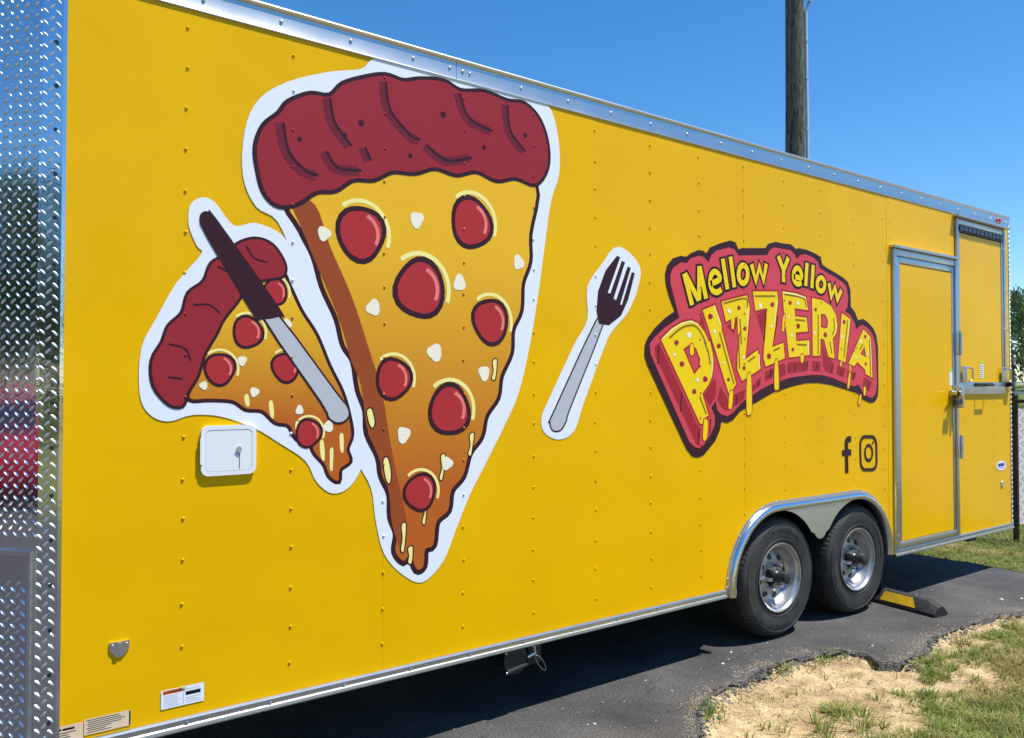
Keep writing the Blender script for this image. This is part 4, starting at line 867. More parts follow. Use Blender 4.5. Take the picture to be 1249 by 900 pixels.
# drain valve under the skirt with pin and cable loop
s = MB(); s.tube([(2.33, 0.02, 0.285), (2.33, 0.20, 0.285)], 0.062, 20); s.tube([(2.33, 0.012, 0.285), (2.33, 0.03, 0.285)], 0.070, 20)
s.box(2.42, 2.50, 0.03, 0.10, 0.235, 0.338, 0.004); s.tube([(2.28, 0.012, 0.232), (2.40, 0.012, 0.250)], 0.010, 8)
dv = s.build('drain_valve', M_BLACKP, trailer, smooth=40)
s = MB(); s.tube([(2.395, 0.005, 0.285), (2.445, 0.005, 0.300)], 0.008, 8); s.tube([(2.43, 0.012, 0.34), (2.436, 0.004, 0.325), (2.438, 0.0, 0.30)], 0.005, 6)
for x, z in ((2.27, 0.325), (2.36, 0.337), (2.275, 0.23)): dome(s, x, 0.010, z, 0.007, 0.005)
tag(s.build('pin_and_bolts', M_STEEL, dv, smooth=40), kind='stuff')
s = MB(); s.tube([(2.44 + 0.035 * (1 - math.cos(a)) * 0.9 + 0.010 * math.sin(a), -0.002, 0.285 - 0.040 * (1 - math.cos(a)) + 0.012 * math.sin(a)) for a in [2 * math.pi * i / 16 for i in range(17)]], 0.0016, 5, cap=False); s.build('cable_loop', M_STEEL, dv)

# V nose in tread plate ------------------------------------------------------
C0 = Vector((X0, -0.002)); 
d1 = Vector((-math.cos(R(24)), math.sin(R(24)))); d2 = Vector((-math.cos(R(50)), math.sin(R(50))))
C1 = C0 + d1 * 0.062
tip_t = (WID / 2 - C1.y) / d2.y
C2 = C1 + d2 * tip_t
mir = lambda p: Vector((p.x, WID - p.y))
foot = [C0 + Vector((0.004, 0)), C1, C2, mir(C1), mir(C0 + Vector((0.004, 0)))]
s = MB()
vs = [(p.x, p.y, 0.345) for p in foot] + [(p.x, p.y, 3.05) for p in foot]
s.add(vs, [(i, (i + 1) % 5, 5 + (i + 1) % 5, 5 + i) for i in range(5)] + [(0, 1, 2, 3, 4), (5, 6, 7, 8, 9)])
nose = s.build('nose_panel', M_PLATE, trailer)
def lug(mb, o, du, dn, u, z, ang, L=0.0135, Wd=0.0056, h=0.0048):
    # lens-shaped raised bar on a plane spanned by du (horizontal) and Z with normal dn
    ca, sa = math.cos(ang), math.sin(ang)
    def P(a, b, k):
        uu = u + a * ca - b * sa; zz = z + a * sa + b * ca
        q = o + du * uu + dn * k
        return (q.x, q.y, zz)
    vs = [P(-L, 0, 0.0), P(-L * 0.5, -Wd * .75, 0.0), P(L * 0.5, -Wd * .75, 0.0), P(L, 0, 0.0), P(L * 0.5, Wd * .75, 0.0), P(-L * 0.5, Wd * .75, 0.0),
          P(-L * 0.6, 0, h), P(-L * .3, -Wd * .3, h * 1.05), P(L * .3, -Wd * .3, h * 1.05), P(L * 0.6, 0, h), P(L * .3, Wd * .3, h * 1.05), P(-L * .3, Wd * .3, h * 1.05)]
    fs = [(i, (i + 1) % 6, 6 + (i + 1) % 6, 6 + i) for i in range(6)] + [(6, 7, 8, 9, 10, 11)]
    mb.add(vs, fs)
PITCH = 0.0405
lm_ = MB()
n2 = Vector((-d2.y, -d2.x)); n2 = Vector((d2.y * -1, d2.x)) if False else Vector((-math.sin(R(50)), -math.cos(R(50))))
n1 = Vector((-math.sin(R(24)), -math.cos(R(24))))
nz_rows = int((3.0 - 0.37) / PITCH); nu = int(tip_t / PITCH)
for i in range(nu):
    for j in range(nz_rows):
        u = 0.010 + i * PITCH; z = 0.37 + j * PITCH
        guard = z < 1.06
        if guard: continue
        lug(lm_, C1, d2, n2, u, z, R(45)); lug(lm_, C1, d2, n2, u + PITCH / 2, z + PITCH / 2, R(-45))
tag(lm_.build('tread_lugs', M_LUG, nose, smooth=40), kind='stuff')
# corner strip
s = MB()
q0 = C0 + n1 * 0.003 + Vector((0.012, 0)); q1 = C1 + n1 * 0.003; q2 = C1 + n2 * 0.002 + d2 * 0.012
strip = [q0, C0 + n1 * 0.003, q1, q2]; inner = [p - Vector((n1.x, n1.y)) * 0.0025 for p in strip]
k4 = len(strip)
vs = [(p.x, p.y, z) for z in (0.345, 3.05) for p in strip + inner[::-1]]
m8 = 2 * k4
s.add(vs, [(i, (i + 1) % m8, m8 + (i + 1) % m8, m8 + i) for i in range(m8)] + [tuple(range(m8)), tuple(range(m8, 2 * m8))])
cs = s.build('front_corner_strip', M_PLATE, trailer)
s = MB()
for j in range(int(2.66 / PITCH)):
    z = 0.36 + j * PITCH
    o_ = C0 + n1 * 0.003
    lug(s, o_, d1, n1, 0.016, z, R(45)); lug(s, o_, d1, n1, 0.016 + PITCH / 2, z + PITCH / 2, R(-45)); lug(s, o_, d1, n1, 0.055, z + 0.004, R(45))
tag(s.build('tread_lugs', M_LUG, cs, smooth=40), kind='stuff')
s = MB(); z = 0.47
while z < 3.0:
    q = C0 + d1 * 0.020 + n1 * 0.003
    s.tube([(q.x, q.y, z), (q.x + n1.x * 0.006, q.y + n1.y * 0.006, z)], 0.0065, 8); z += rng.choice((0.15, 0.15, 0.16))
tag(s.build('strip_screws', mat('dark_screw', (0.12, 0.12, 0.13), 0.3, 1.0), cs, smooth=40), kind='stuff')
# stone guard panel on the lower nose
def slab(mb, o, du, dn, u0, u1, z0, z1, k0, k1):
    vs = []
    for k in (k0, k1):
        for u, z in ((u0, z0), (u1, z0), (u1, z1), (u0, z1)):
            q = o + du * u + dn * k; vs.append((q.x, q.y, z))
    mb.add(vs, [(0, 1, 2, 3), (4, 7, 6, 5), (0, 4, 5, 1), (1, 5, 6, 2), (2, 6, 7, 3), (3, 7, 4, 0)])
s = MB(); slab(s, C1, d2, n2, 0.022, tip_t - 0.02, 0.36, 1.030, 0.001, 0.012)
sg = s.build('stone_guard', mat('guard_plate', (0.60, 0.60, 0.64), 0.20, 1.0, rvar=0.06, scale=30, bump=0.1, bscale=38, bdist=0.008), trailer)
s = MB()
for i in range(nu - 1):
    for j in range(int(0.60 / PITCH)):
        u = 0.045 + i * PITCH; z = 0.39 + j * PITCH
        lug(s, C1 + n2 * 0.012, d2, n2, u, z, R(45)); lug(s, C1 + n2 * 0.012, d2, n2, u + PITCH / 2, z + PITCH / 2, R(-45))
tag(s.build('tread_lugs', M_LUG, sg, smooth=40), kind='stuff')
s = MB(); slab(s, C1, d2, n2, 0.010, 0.0215, 0.36, 1.047, 0.001, 0.018); slab(s, C1, d2, n2, 0.022, tip_t - 0.02, 1.031, 1.046, 0.001, 0.018)
s.build('edge_trim', M_ALU_FLAT, sg)
# drawbar
s = MB()
tipx = C2.x - 1.25
for sgn in (-1, 1):
    a = Vector((0.9, WID / 2 + sgn * 1.0, 0.30)); e = Vector((tipx, WID / 2 + sgn * 0.05, 0.30))
    s.tube([a, e], 0.06, 4)
s.build('drawbar', M_DARK, trailer)
s = MB(); s.box(tipx - 0.22, tipx + 0.08, WID / 2 - 0.06, WID / 2 + 0.06, 0.30, 0.40, 0.02); s.build('coupler', M_STEEL, trailer)
s = MB(); s.tube([(tipx + 0.35, WID / 2, 0.03), (tipx + 0.35, WID / 2, 0.85)], 0.035, 12); s.box(tipx + 0.25, tipx + 0.45, WID / 2 - 0.1, WID / 2 + 0.1, 0.002, 0.03, 0.004); s.build('jack', M_STEEL, trailer, smooth=40)

# ------------------------------------------------------------------ printed artwork on the side wall
YD = -0.0024
ST = 0.00018
def print_layer(name, rings_list, m, layer, parent, strokes=(), w=0.004, closed=False, each=False):
    if each:
        for k, r in enumerate(rings_list): print_layer(name, [r], m, layer + k * 0.02, parent)
        for k, st in enumerate(strokes): print_layer(name, [], m, layer + k * 0.02, parent, [st], w, closed)
        return None
    mb = MB(); k = 0
    for rings in rings_list:
        mb.sheet(rings, YD - layer * ST - k * 0.000003); k += 1
    for st in strokes:
        mb.stroke(st, w, YD - layer * ST - k * 0.000003, closed); k += 1
    return mb.build(name, m, parent, recalc=False)
# lettering board
logo = print_layer('lettering_board', [[LOGO_EDGE]], I_DARK, 1, trailer)
print_layer('board_face', [[LOGO_FACE]], I_PINK, 2, logo)
for k_, q in enumerate(LOGO_SIDES): print_layer('letter_side', [[q]], I_SIDE, 3 + 0.04 * k_, logo)
print_layer('side_hatching', [], I_DARK, 4, logo, LOGO_SLASH, 0.010, each=True)
for rings in LOGO_LETTERS:
    print_layer('letter_outline', [], I_SIDE, 5, logo, [r + [r[0]] for r in rings], 0.022)
    print_layer('letter', [rings], I_YEL, 6, logo)
for q in LOGO_DRIPS:
    print_layer('drip_outline', [], I_SIDE, 7, logo, [smooth_ring(q, 3) + [smooth_ring(q, 3)[0]]], 0.012)
    print_layer('drip', [[smooth_ring(q, 3)]], I_YEL, 8, logo)
print_layer('letter_shading', [], I_SHADE, 9, logo, [smooth_ring(q, 4, False) if len(q) > 2 else q for q in LOGO_SHADE], 0.012, each=True)
print_layer('letter_shine', [], I_PALE, 10, logo, [smooth_ring(q, 4, False) if len(q) > 2 else q for q in LOGO_SHINE], 0.010, each=True)
print_layer('red_topping', [[disc(x, z, r, 12, 1.25, 0.08, i)] for i, (x, z, r) in enumerate(LOGO_RED)], I_SIDE, 11, logo, each=True)
print_layer('cream_topping', [[disc(x, z, r, 10, 1.1, 0.12, i)] for i, (x, z, r) in enumerate(LOGO_CREAM)], I_CREAM, 12, logo, each=True)
def extend(st, e):
    a = Vector(st[0]); b = Vector(st[1]); c = Vector(st[-1]); d = Vector(st[-2])
    if (a - c).length < 1e-4: return st
    return [tuple(a + (a - b).normalized() * e)] + [tuple(q) for q in st[1:-1]] + [tuple(c + (c - d).normalized() * e)]
for l in LOGO_WORDS:
    sm = [smooth_ring(q, 3, False) if len(q) > 6 else q for q in l]
    print_layer('letter_outline', [], I_BLACK, 11, logo, [extend(q, 0.012) for q in sm], 0.062)
    print_layer('letter', [], I_YEL, 13, logo, sm, 0.035)
# social icons
ic = print_layer('social_letter_icon', [[ICON_LETTER]], I_DARK, 1, trailer)
ic = print_layer('social_camera_icon', [ICON_FRAME], I_DARK, 1, trailer)
print_layer('icon_ring', [ICON_RING], I_DARK, 1, ic); print_layer('icon_dot', [[ICON_DOT]], I_DARK, 1, ic)
# plain pizza picture: a slice, a small slice with a knife, a fork
def outline(name, ring, w, layer, parent): return print_layer(name, [], I_DARK, layer, parent, [ring + [ring[0]]], w)
def pep(i, x, z, r, layer, par):
    print_layer('pepperoni', [[disc(x, z, r * 1.22, 22, 0.95, 0.06, i * 1.9)]], I_DARK, layer, par)
    print_layer('pepperoni', [[disc(x, z, r, 22, 0.95, 0.06, i * 1.9)]], I_PEP, layer + 1, par)
    cres = [(x + r * 0.82 * 0.95 * math.cos(a), z + r * 0.82 * math.sin(a)) for a in [R(-30 + 10 * q) for q in range(11)]]
    print_layer('pepperoni_shine', [], I_PEPHI, layer + 2, par, [cres], r * 0.16)
    ring_ = [(x + r * 1.38 * 0.95 * math.cos(a), z + r * 1.38 * math.sin(a)) for a in [R(-20 + 10 * q) for q in range(16)]]
    print_layer('cheese_rim', [], I_PALE, layer - 1, par, [ring_], r * 0.18)
pz = print_layer('pizza_picture', [[WHITES[0]]], I_WHITE, 1, trailer)
ch_ = smooth_ring(SLICE_CHEESE); cr_ = smooth_ring(SLICE_CRUST)
outline('cheese_outline', ch_, 0.044, 2, pz)
print_layer('cheese', [[ch_]], I_SLICE, 3, pz)
print_layer('cheese_shade', [[smooth_ring(SLICE_SHADE)]], I_BROWN, 4, pz)
for k_, q in enumerate(SLICE_DRIP):
    r3 = smooth_ring(q, 3); print_layer('cheese_drip', [[r3]], I_PALE, 5 + 0.05 * k_, pz); print_layer('drip_outline', [], I_DARK, 5.5 + 0.05 * k_, pz, [r3 + [r3[0]]], 0.006)
for i, (x, z, r) in enumerate(SLICE_PEPPERONI): pep(i, x, z, r, 7, pz)
print_layer('cream_topping', [[disc(x, z, r, 14, 0.9, 0.15, i)] for i, (x, z, r) in enumerate(SLICE_CREAM)], I_CREAM, 9, pz, each=True)
outline('crust_outline', cr_, 0.034, 10, pz)
print_layer('crust', [[cr_]], I_CRUST, 11, pz)
for k_, (x, z, r) in enumerate(SLICE_DOT): print_layer('crust_dot', [[disc(x, z, r, 12)]], I_DARK, 13.5, pz)
print_layer('crust_shade', [], I_CRUST2, 12, pz, [[(x - 0.014, z - 0.004) for x, z in smooth_ring(q, 4, False)] for q in SLICE_FOLD], 0.042, each=True)
print_layer('crust_fold', [], I_DARK, 13, pz, [smooth_ring(q, 4, False) for q in SLICE_FOLD], 0.012, each=True)
ps = print_layer('small_pizza_picture', [[WHITES[1]]], I_WHITE, 0.4, trailer)
c2_ = smooth_ring(SMALL_CHEESE); k2_ = smooth_ring(SMALL_CRUST)
outline('cheese_outline', c2_, 0.030, 2, ps)
print_layer('cheese', [[c2_]], I_SLICE2, 3, ps)
for k_, q in enumerate(SMALL_DRIP):
    r3 = smooth_ring(q, 3); print_layer('cheese_drip', [[r3]], I_PALE, 5 + 0.05 * k_, ps)
for i, (x, z, r) in enumerate(SMALL_PEPPERONI): pep(i, x, z, r, 7, ps)
print_layer('cream_topping', [[disc(x, z, r, 12, 0.9, 0.15, i)] for i, (x, z, r) in enumerate(SMALL_CREAM)], I_CREAM, 9, ps, each=True)
outline('crust_outline', k2_, 0.022, 10, ps); print_layer('crust', [[k2_]], I_CRUST, 11, ps)
print_layer('crust_fold', [], I_DARK, 11.6, ps, [smooth_ring(q, 4, False) for q in SMALL_FOLD], 0.008, each=True)
kh = smooth_ring(KNIFE_HANDLE, 3)
outline('knife_outline', kh, 0.016, 12, ps); print_layer('knife_handle', [[kh]], I_GREY, 13, ps)
print_layer('knife_blade', [[smooth_ring(KNIFE_BLADE, 2)]], I_DARK, 14, ps)
pf = print_layer('fork_picture', [[WHITES[2]]], I_WHITE, 1, trailer)
fh = smooth_ring(FORK_HANDLE, 3)
outline('fork_outline', fh, 0.018, 2, pf); print_layer('fork_handle', [[fh]], I_GREY, 3, pf)
print_layer('fork_head', [[FORK_HEAD]], I_DARK, 4, pf)

# stickers -----------------------------------------------------------------
def rect(x0, x1, z0, z1): return [(x0, z0), (x1, z0), (x1, z1), (x0, z1)]
def text_rings(txt, size, x, z, name, m, layer, parent, bold=0.0):
    cu = bpy.data.curves.new(name, 'FONT'); cu.body = txt; cu.size = size; cu.offset = bold
    to = bpy.data.objects.new(name, cu); col.objects.link(to)
    dg = bpy.context.evaluated_depsgraph_get(); me = bpy.data.meshes.new_from_object(to.evaluated_get(dg))
    bpy.data.objects.remove(to)
    mb = MB(); mb.add([(x + v.co.x, YD - layer * ST, z + v.co.y) for v in me.vertices], [tuple(p.vertices) for p in me.polygons])
    bpy.data.meshes.remove(me)
    return mb.build(name, m, parent, recalc=False)
sk = print_layer('warning_sticker', [[rect(0.722, 0.872, 0.432, 0.500)]], I_WHITE, 1, trailer)
print_layer('warning_header', [[rect(0.728, 0.796, 0.483, 0.497)]], I_WARN, 2, sk)
text_rings('WARNING', 0.013, 0.742, 0.4855, 'warning_word', I_BLACK, 3, sk, 0.0004)
print_layer('warning_triangle', [[[(0.731, 0.4855), (0.740, 0.4855), (0.7355, 0.4945)]]], I_BLACK, 3, sk)
print_layer('divider', [[rect(0.7985, 0.7995, 0.436, 0.497)]], I_BLACK, 2, sk)
ln = [[rect(0.731, 0.731 + rng.uniform(0.045, 0.062), 0.438 + 0.0062 * q, 0.4402 + 0.0062 * q)] for q in range(7)]
ln += [[rect(0.806, 0.806 + rng.uniform(0.04, 0.058), 0.440 + 0.0078 * q, 0.4425 + 0.0078 * q)] for q in range(7) if q not in (3, 4)]
print_layer('fine_print', ln, I_GREY, 2, sk)
print_layer('print_bar', [[rect(0.807, 0.860, 0.466, 0.479)]], I_BLACK, 2, sk)
sb_ = print_layer('data_sticker', [[rect(0.475, 0.622, 0.404, 0.458)]], I_BEIGE, 1, trailer)
ln = [[rect(0.482 + 0.005 * (q % 2), 0.482 + rng.uniform(0.06, 0.125), 0.410 + 0.0068 * q, 0.4125 + 0.0068 * q)] for q in range(7)]
print_layer('fine_print', ln, I_BLACK, 2, sb_); print_layer('sticker_edge', [[rect(0.6165, 0.6215, 0.4055, 0.4565)]], I_BLACK, 2, sb_)
sb_ = print_layer('data_sticker', [[rect(0.396, 0.472, 0.392, 0.452)]], I_BEIGE, 1, trailer)
print_layer('print_bar', [[rect(0.410, 0.446, 0.436, 0.4435)], [disc(0.4025, 0.4405, 0.0045)]], I_BLACK, 2, sb_)
ln = [[rect(0.401, 0.401 + rng.uniform(0.025, 0.05), 0.397 + 0.0075 * q, 0.3998 + 0.0075 * q)] for q in range(5)]
print_layer('fine_print', ln, I_BLACK, 2, sb_)
el = [(7.60 + 0.098 * math.cos(a), 0.905 + 0.042 * math.sin(a) ) for a in [2 * math.pi * q / 28 for q in range(28)]]
so = print_layer('oval_sticker', [[el]], I_WHITE, 1, trailer)
print_layer('print_bar', [[rect(7.535, 7.665, 0.898, 0.925)]], I_BLUE, 2, so)
print_layer('fine_print', [[rect(7.55, 7.65, 0.884, 0.890)]], I_BLUE, 2, so)

# ------------------------------------------------------------------ parking stop
M_STOP = mat('black_rubber_stop', (0.020, 0.020, 0.021), 0.7, var=0.4, scale=20, bump=0.3, bscale=60)
M_STOPY = mat('yellow_marking', (0.85, 0.52, 0.01), 0.55, c2=(0.68, 0.40, 0.02), scale=14)
ps_root = empty('parking_stop', (5.80, -0.10, 0))
tag(ps_root, 'black rubber wheel stop with a yellow marking lying behind the rear trailer tyre', 'wheel stop')
def stop_loft(us, inset=0.0, lift=0.0):
    prof = [(-0.075, 0.001), (-0.075, 0.022), (-0.032, 0.096), (-0.024, 0.102), (0.024, 0.102), (0.032, 0.096), (0.075, 0.022), (0.075, 0.001)]
    return prof
axis_a = Vector((5.83, 0.52)); axis_b = Vector((5.725, -0.37))
du = (axis_b - axis_a); Ls = du.length; du.normalize(); dv_ = Vector((-du.y, du.x))
s = MB(); prof = stop_loft(None); nP = len(prof)
rows = []
for t, k in ((0, 0.75), (0.012, 1.0), (Ls - 0.085, 1.0), (Ls - 0.02, 0.62), (Ls, 0.5)):
    rows.append([(*(axis_a + du * t + dv_ * (w * (1.0 if h < 0.05 else (0.85 + 0.15 * k)))), h if h < 0.03 else 0.03 + (h - 0.03) * k) for w, h in prof])
vs = [p for r in rows for p in r]
s.add(vs, [(i * nP + j, i * nP + (j + 1) % nP, (i + 1) * nP + (j + 1) % nP, (i + 1) * nP + j) for i in range(len(rows) - 1) for j in range(nP)] + [tuple(range(nP)), tuple(range((len(rows) - 1) * nP, len(rows) * nP))])
s.build('stop_body', M_STOP, ps_root, smooth=25)
s = MB()
def SP(t, w, h): q = axis_a + du * t + dv_ * w; return (q.x, q.y, h)
for sgn in (-1, 1):
    a0, a1 = (0.50, 0.73)
    e = 0.0015
    vs = [SP(a0 - 0.03, sgn * (0.0692 + e), 0.032 + e), SP(a1 + 0.02, sgn * (0.0692 + e), 0.032 + e), SP(a1 - 0.02, sgn * (0.0337 + e), 0.093 + e), SP(a0 - 0.01, sgn * (0.0337 + e), 0.093 + e)]
    s.add(vs, [(0, 1, 2, 3)])
s.build('yellow_marking', M_STOPY, ps_root)

# ------------------------------------------------------------------ utility pole
M_WOOD = bpy.data.materials.new('weathered_pole_wood'); M_WOOD.use_nodes = True
def wood(m):
    nt = m.node_tree; b = nt.nodes['Principled BSDF']; b.inputs['Roughness'].default_value = 0.9; b.inputs['Specular IOR Level'].default_value = 0.2
    tc = nt.nodes.new('ShaderNodeTexCoord'); mp = nt.nodes.new('ShaderNodeMapping'); mp.inputs['Scale'].default_value = (9, 9, 1.4)
    nt.links.new(tc.outputs['Object'], mp.inputs[0])
    n = nt.nodes.new('ShaderNodeTexNoise'); n.inputs['Scale'].default_value = 3; n.inputs['Detail'].default_value = 9; n.inputs['Distortion'].default_value = 1.2; nt.links.new(mp.outputs[0], n.inputs['Vector'])
    r = nt.nodes.new('ShaderNodeValToRGB'); r.color_ramp.elements[0].color = (0.035, 0.038, 0.028, 1); r.color_ramp.elements[0].position = 0.36
    r.color_ramp.elements[1].color = (0.15, 0.145, 0.105, 1); r.color_ramp.elements[1].position = 0.62
    nt.links.new(n.outputs[0], r.inputs[0]); nt.links.new(r.outputs[0], b.inputs['Base Color'])
    bp = nt.nodes.new('ShaderNodeBump'); bp.inputs['Strength'].default_value = 0.8; bp.inputs['Distance'].default_value = 0.02
    nt.links.new(n.outputs[0], bp.inputs['Height']); nt.links.new(bp.outputs[0], b.inputs['Normal'])
wood(M_WOOD)
PX, PY = 11.05, 4.33
pole = empty('utility_pole', (PX, PY, -0.05)); tag(pole, 'weathered wooden utility pole with a grey conduit standing behind the yellow trailer', 'utility pole')
s = MB(); s.tube([(PX, PY, -0.3), (PX - 0.02, PY + 0.01, 3), (PX, PY, 6), (PX + 0.01, PY, 11.5)], 0.18, 20, r2=0.125); s.build('pole_shaft', M_WOOD, pole, smooth=40)
s = MB(); ux, uy = math.cos(R(-42)), math.sin(R(-42))
s.tube([(PX + ux * 0.215, PY + uy * 0.215, 0), (PX + ux * 0.190, PY + uy * 0.190, 4), (PX + ux * 0.172, PY + uy * 0.172, 7.5), (PX + ux * 0.23, PY + uy * 0.23, 7.65), (PX + ux * 0.43, PY + uy * 0.43, 7.9)], 0.026, 10)
cd = s.build('conduit', mat('grey_conduit', (0.48, 0.50, 0.53), 0.5), pole, smooth=40)
s = MB()
for z in (2.5, 3.6, 4.3, 5.0, 5.6, 6.4, 7.0): s.box(PX + ux * 0.16 - 0.04, PX + ux * 0.16 + 0.04, PY + uy * 0.16 - 0.04, PY + uy * 0.16 + 0.04, z, z + 0.03)
tag(s.build('clamps', M_STEEL, cd), kind='stuff')

# ------------------------------------------------------------------ chain link fence
M_FENCE = mat('rusty_dark_steel', (0.055, 0.042, 0.035), 0.6, 0.4, c2=(0.025, 0.022, 0.02), scale=18)
M_WIRE = mat('weathered_wire', (0.06, 0.052, 0.046), 0.6, 0.2)
FX = 9.22
fy0, fy1 = -7.7, 5.6
fence = empty('chain_link_fence', (FX, 0.52, -0.05)); tag(fence, 'dark chain link fence on steel posts behind the trailer rear', 'fence')
FH = 1.44
s = MB(); s.tube([(FX, fy0, FH), (FX, fy1, FH)], 0.020, 10); s.build('top_tube', M_FENCE, fence, smooth=40)
for y in frange(0.52 - 8.1, 5.6, 2.7):
    s = MB(); s.tube([(FX + 0.0, y, -0.35), (FX, y, FH + 0.05)], 0.030, 12); s.lathe([(0.033, FH + 0.045), (0.036, FH + 0.06), (0.02, FH + 0.085), (0.0, FH + 0.09)], (FX, y, 0), 12, axis='z'); s.build('fence_post', M_FENCE, fence, smooth=40)
s = MB(); ph = 0.062
ny = int((fy1 - fy0) / ph); nzr = int(1.44 / (ph))
for i in range(ny):
    y = fy0 + i * ph
    pts = [(FX - 0.026 + (0.003 if k % 2 else -0.003), y + (ph / 2 if (k + 0) % 2 else -ph / 2), -0.03 + k * ph / 1.0 * 0.98) for k in range(nzr + 2)]
    pts = [p for p in pts if p[2] < FH + 0.05]
    s.tube(pts, 0.0034, 3, cap=False)
tag(s.build('chain_mesh', M_WIRE, fence, recalc=False), kind='stuff')

# far rail fence along the bank
s = MB()
far = empty('rail_fence', (63.0, 0, 0.5)); tag(far, 'pale metal rail fence along the grassy bank under the trees', 'fence')
M_RAIL = mat('galvanised_rail', (0.5, 0.52, 0.52), 0.5, 0.3)
for z in (1.05, 1.75):
    s = MB(); s.box(62.96, 63.04, -60, 60, z, z + 0.12); s.build('rail', M_RAIL, far)
for y in frange(-60, 60, 6):
    s = MB(); s.box(63.05, 63.15, y, y + 0.1, -0.2, 1.9); s.build('post', M_RAIL, far)

# ------------------------------------------------------------------ trees
M_BARK = mat('bark', (0.12, 0.095, 0.07), 0.9, var=0.4, scale=7)
M_LEAF = mat('leaf_green', (0.075, 0.125, 0.028), 0.55, c2=(0.028, 0.058, 0.014), scale=1.3, trans=0.3)
M_LEAF2 = mat('leaf_willow', (0.11, 0.165, 0.050), 0.55, c2=(0.045, 0.085, 0.025), scale=1.1, trans=0.35)
def make_tree(name, seed, h, rad, droop, leafm, n_limb=13, leaf=0.17, per=300):
    r = random.Random(seed)
    root = empty(name, (0, 0, 0))
    t = MB(); lv = MB()
    top = Vector((r.uniform(-.3, .3), r.uniform(-.3, .3), h * 0.86))
    t.tube([(0, 0, -0.2), (0.05, 0.02, h * 0.25), tuple(top * 0.6 + Vector((0.1, 0, h * .04))), tuple(top)], 0.26 * h / 9, 8, r2=0.03)
    for i in range(n_limb):
        z0 = h * (0.22 + 0.62 * i / n_limb); az = i * 2.4 + r.uniform(-.4, .4)
        L = rad * (1.05 - 0.55 * (i / n_limb) ** 1.6) * r.uniform(0.75, 1.15)
        base = Vector((0.05, 0.02, z0)); tip = base + Vector((math.cos(az) * L, math.sin(az) * L, L * r.uniform(0.35, 0.9)))
        mid = (base + tip) / 2 + Vector((0, 0, 0.1 * L))
        t.tube([base, mid, tip], 0.09 * h / 9, 5, r2=0.015)
        for c in range(6):
            f = r.uniform(0.35, 1.05)
            p = base.lerp(tip, f) + Vector((r.gauss(0, .3), r.gauss(0, .3), r.gauss(0, .25))) * rad * 0.35
            cr = rad * r.uniform(0.16, 0.32)
            for _ in range(per // 6):
                d = Vector((r.gauss(0, 1), r.gauss(0, 1), r.gauss(0, 0.75)))
                d.normalize(); q = p + d * cr * r.random() ** 0.5
                if droop: q.z -= droop * r.random() ** 2 * rad * 0.6
                a = Vector((r.gauss(0, 1), r.gauss(0, 1), r.gauss(0, .5))).normalized()
                if droop: a = (a * 0.5 + Vector((0, 0, -1))).normalized()
                b = a.cross(Vector((r.gauss(0, 1), r.gauss(0, 1), r.gauss(0, 1)))).normalized()
                s_ = leaf * r.uniform(0.6, 1.3)
                lv.add([q - a * s_, q + b * s_ * 0.38, q + a * s_, q - b * s_ * 0.38], [(0, 1, 2, 3)])
    t.build('trunk', M_BARK, root, smooth=50)
    lv.build('crown', leafm, root, recalc=False)
    return root
tA = make_tree('leafy_tree', 3, 8.6, 2.7, 0.0, M_LEAF)
tB = make_tree('willow_tree', 8, 9.0, 2.6, 1.0, M_LEAF2)
tC = make_tree('leafy_tree', 12, 9.6, 3.2, 0.0, M_LEAF, 15)
def plant(proto, x, y, z, sc, rot, first):
    o = proto if first else copy_tree(proto)
    o.location = (x, y, z); o.scale = (sc, sc, sc); o.rotation_euler = (0, 0, rot); return o
LB = {0: 'dense green tree on the grassy bank behind the rail fence', 1: 'drooping willow tree on the grassy bank beyond the chain link fence'}
GB = 'trees on the bank beyond the road'
tag(plant(tB, 67, 23.4, 1.1, 0.98, 0.4, True), LB[1], 'tree', GB)
for i, (x, y, sc) in enumerate([(73, 28.5, 1.0), (71, 34, 0.95), (72, 13, 0.9)]): tag(plant(tB, x, y, 1.4, sc, i * 1.3 + 1, False), LB[1], 'tree', GB)
tag(plant(tA, 70, 19.5, 1.2, 0.86, 0, True), LB[0], 'tree', GB)
for i, (x, y, sc) in enumerate([(74, 24.5, 0.95), (72, 9, 0.95), (74, 3, 1.0), (73, -4, 0.9), (75, 17, 1.0), (72, -12, 1.0), (76, 41, 1.1)]): tag(plant(tA, x, y, 1.5, sc, i * 0.9, False), LB[0], 'tree', GB)
# the tree line across the lot that the glossy wall and the nose mirror
GL = 'trees around the lot'
LL = 'broad green tree in the wood edge around the lot'
first = True
for i, (x, y) in enumerate([(-29, 0.5), (-28, 4.5), (-30, 8.5), (-33, 2.5), (-34, 13), (-29, -3), (-36, 16), (-29, -9), (-27, -15), (-26, -22), (-20, -18), (-22, -21), (-17, -22), (-24, -14.5), (-22, -30), (-12, -34), (-2, -36), (8, -37), (18, -36), (28, -34), (38, -32), (48, -30), (58, -26), (-44, 24), (-42, 34), (-34, 44), (-22, 52), (-8, 56), (6, 58), (20, 60), (34, 58), (46, 54), (56, 48), (-14, 50), (13, 54)]):
    tag(plant(tC, x, y, -2.0, 1.05 + 0.25 * rng.random(), rng.uniform(0, 6), first), LL, 'tree', GL); first = False

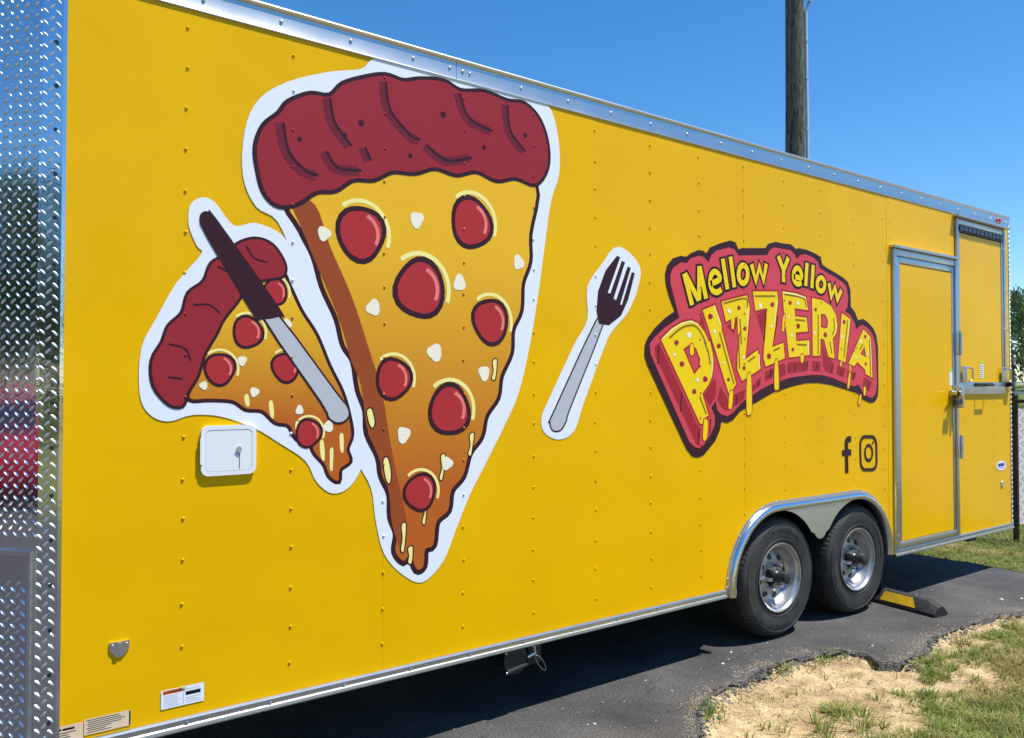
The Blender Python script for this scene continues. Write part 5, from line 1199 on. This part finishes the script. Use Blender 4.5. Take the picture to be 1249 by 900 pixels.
# ------------------------------------------------------------------ parked cars left of the trailer (mirrored in the nose plate)
M_GLASS = mat('car_glass', (0.02, 0.025, 0.03), 0.05, coat=1.0)
def make_car(name, paint, loc, rot, label):
    root = empty(name, (0, 0, 0))
    secs = [  # x, half width at sill, belt height, roof height, roof half width
        (-2.15, 0.70, 0.62, 0.66, 0.55), (-2.05, 0.82, 0.80, 0.86, 0.70), (-1.70, 0.88, 0.92, 1.05, 0.68), (-1.15, 0.90, 0.95, 1.46, 0.62), (-0.3, 0.91, 0.95, 1.56, 0.64), (0.35, 0.91, 0.94, 1.52, 0.63), (1.0, 0.90, 0.92, 1.02, 0.70), (1.75, 0.87, 0.82, 0.86, 0.72), (2.1, 0.78, 0.68, 0.70, 0.60), (2.2, 0.66, 0.52, 0.54, 0.5)]
    s = MB(); rows = []
    for x, hw, bz, rz, rw in secs:
        half = [(hw * 0.92, 0.22), (hw, 0.40), (hw, bz - 0.08), (hw * 0.97, bz), (rw, rz - 0.04), (rw * 0.8, rz)]
        rows.append([(x, -w, z) for w, z in half] + [(x, w, z) for w, z in half[::-1]])
    n = 12; vs = [p for r in rows for p in r]
    s.add(vs, [(i * n + j, i * n + (j + 1) % n, (i + 1) * n + (j + 1) % n, (i + 1) * n + j) for i in range(len(rows) - 1) for j in range(n)] + [tuple(range(n)), tuple(range((len(rows) - 1) * n, len(rows) * n))])
    s.build('body', mat(name + '_paint', paint, 0.25, coat=1.0), root, smooth=40)
    for sgn in (-1, 1):
        for (xa, xb, xc, xd) in ((-1.2, -0.40, -0.40, -1.0), (-0.33, 0.80, 0.38, -0.33)):
            s = MB(); s.add([(xa, sgn * 0.885, 0.98), (xb, sgn * 0.885, 0.98), (xc, sgn * 0.685, 1.46), (xd, sgn * 0.685, 1.44)], [(0, 1, 2, 3)]); s.build('side_window', M_GLASS, root)
        for x in (-1.35, 1.35):
            s = MB(); s.lathe([(0.0, 0.0), (0.19, 0.0), (0.2, 0.02), (0.32, 0.02), (0.33, 0.05), (0.33, 0.18), (0.2, 0.2), (0.0, 0.2)], (x, sgn * 0.72 if sgn > 0 else -0.92, 0.33), 28); w = s.build('wheel', M_RUBBER, root, smooth=40)
        s = MB(); s.box(1.98, 2.12, sgn * 0.6 - 0.14, sgn * 0.6 + 0.14, 0.60, 0.70, 0.02); s.build('headlight', M_WHITEP, root)
        s = MB(); s.box(-2.14, -2.06, sgn * 0.62 - 0.12, sgn * 0.62 + 0.12, 0.66, 0.78, 0.02); s.build('tail_light', M_LENS, root)
    s = MB(); s.add([(1.02, -0.62, 1.03), (1.02, 0.62, 1.03), (0.40, 0.52, 1.53), (0.40, -0.52, 1.53)], [(0, 1, 2, 3)]); s.build('windscreen', M_GLASS, root)
    root.location = loc; root.rotation_euler = (0, 0, rot)
    tag(root, label, 'car'); return root
make_car('red_car', (0.55, 0.012, 0.03), (-9.6, 1.0, 0.0), R(80), 'red parked car standing on the asphalt ahead of the trailer nose')
make_car('blue_car', (0.01, 0.07, 0.45), (-11.5, -2.2, 0.0), R(86), 'blue parked car standing on the asphalt ahead of the trailer nose')
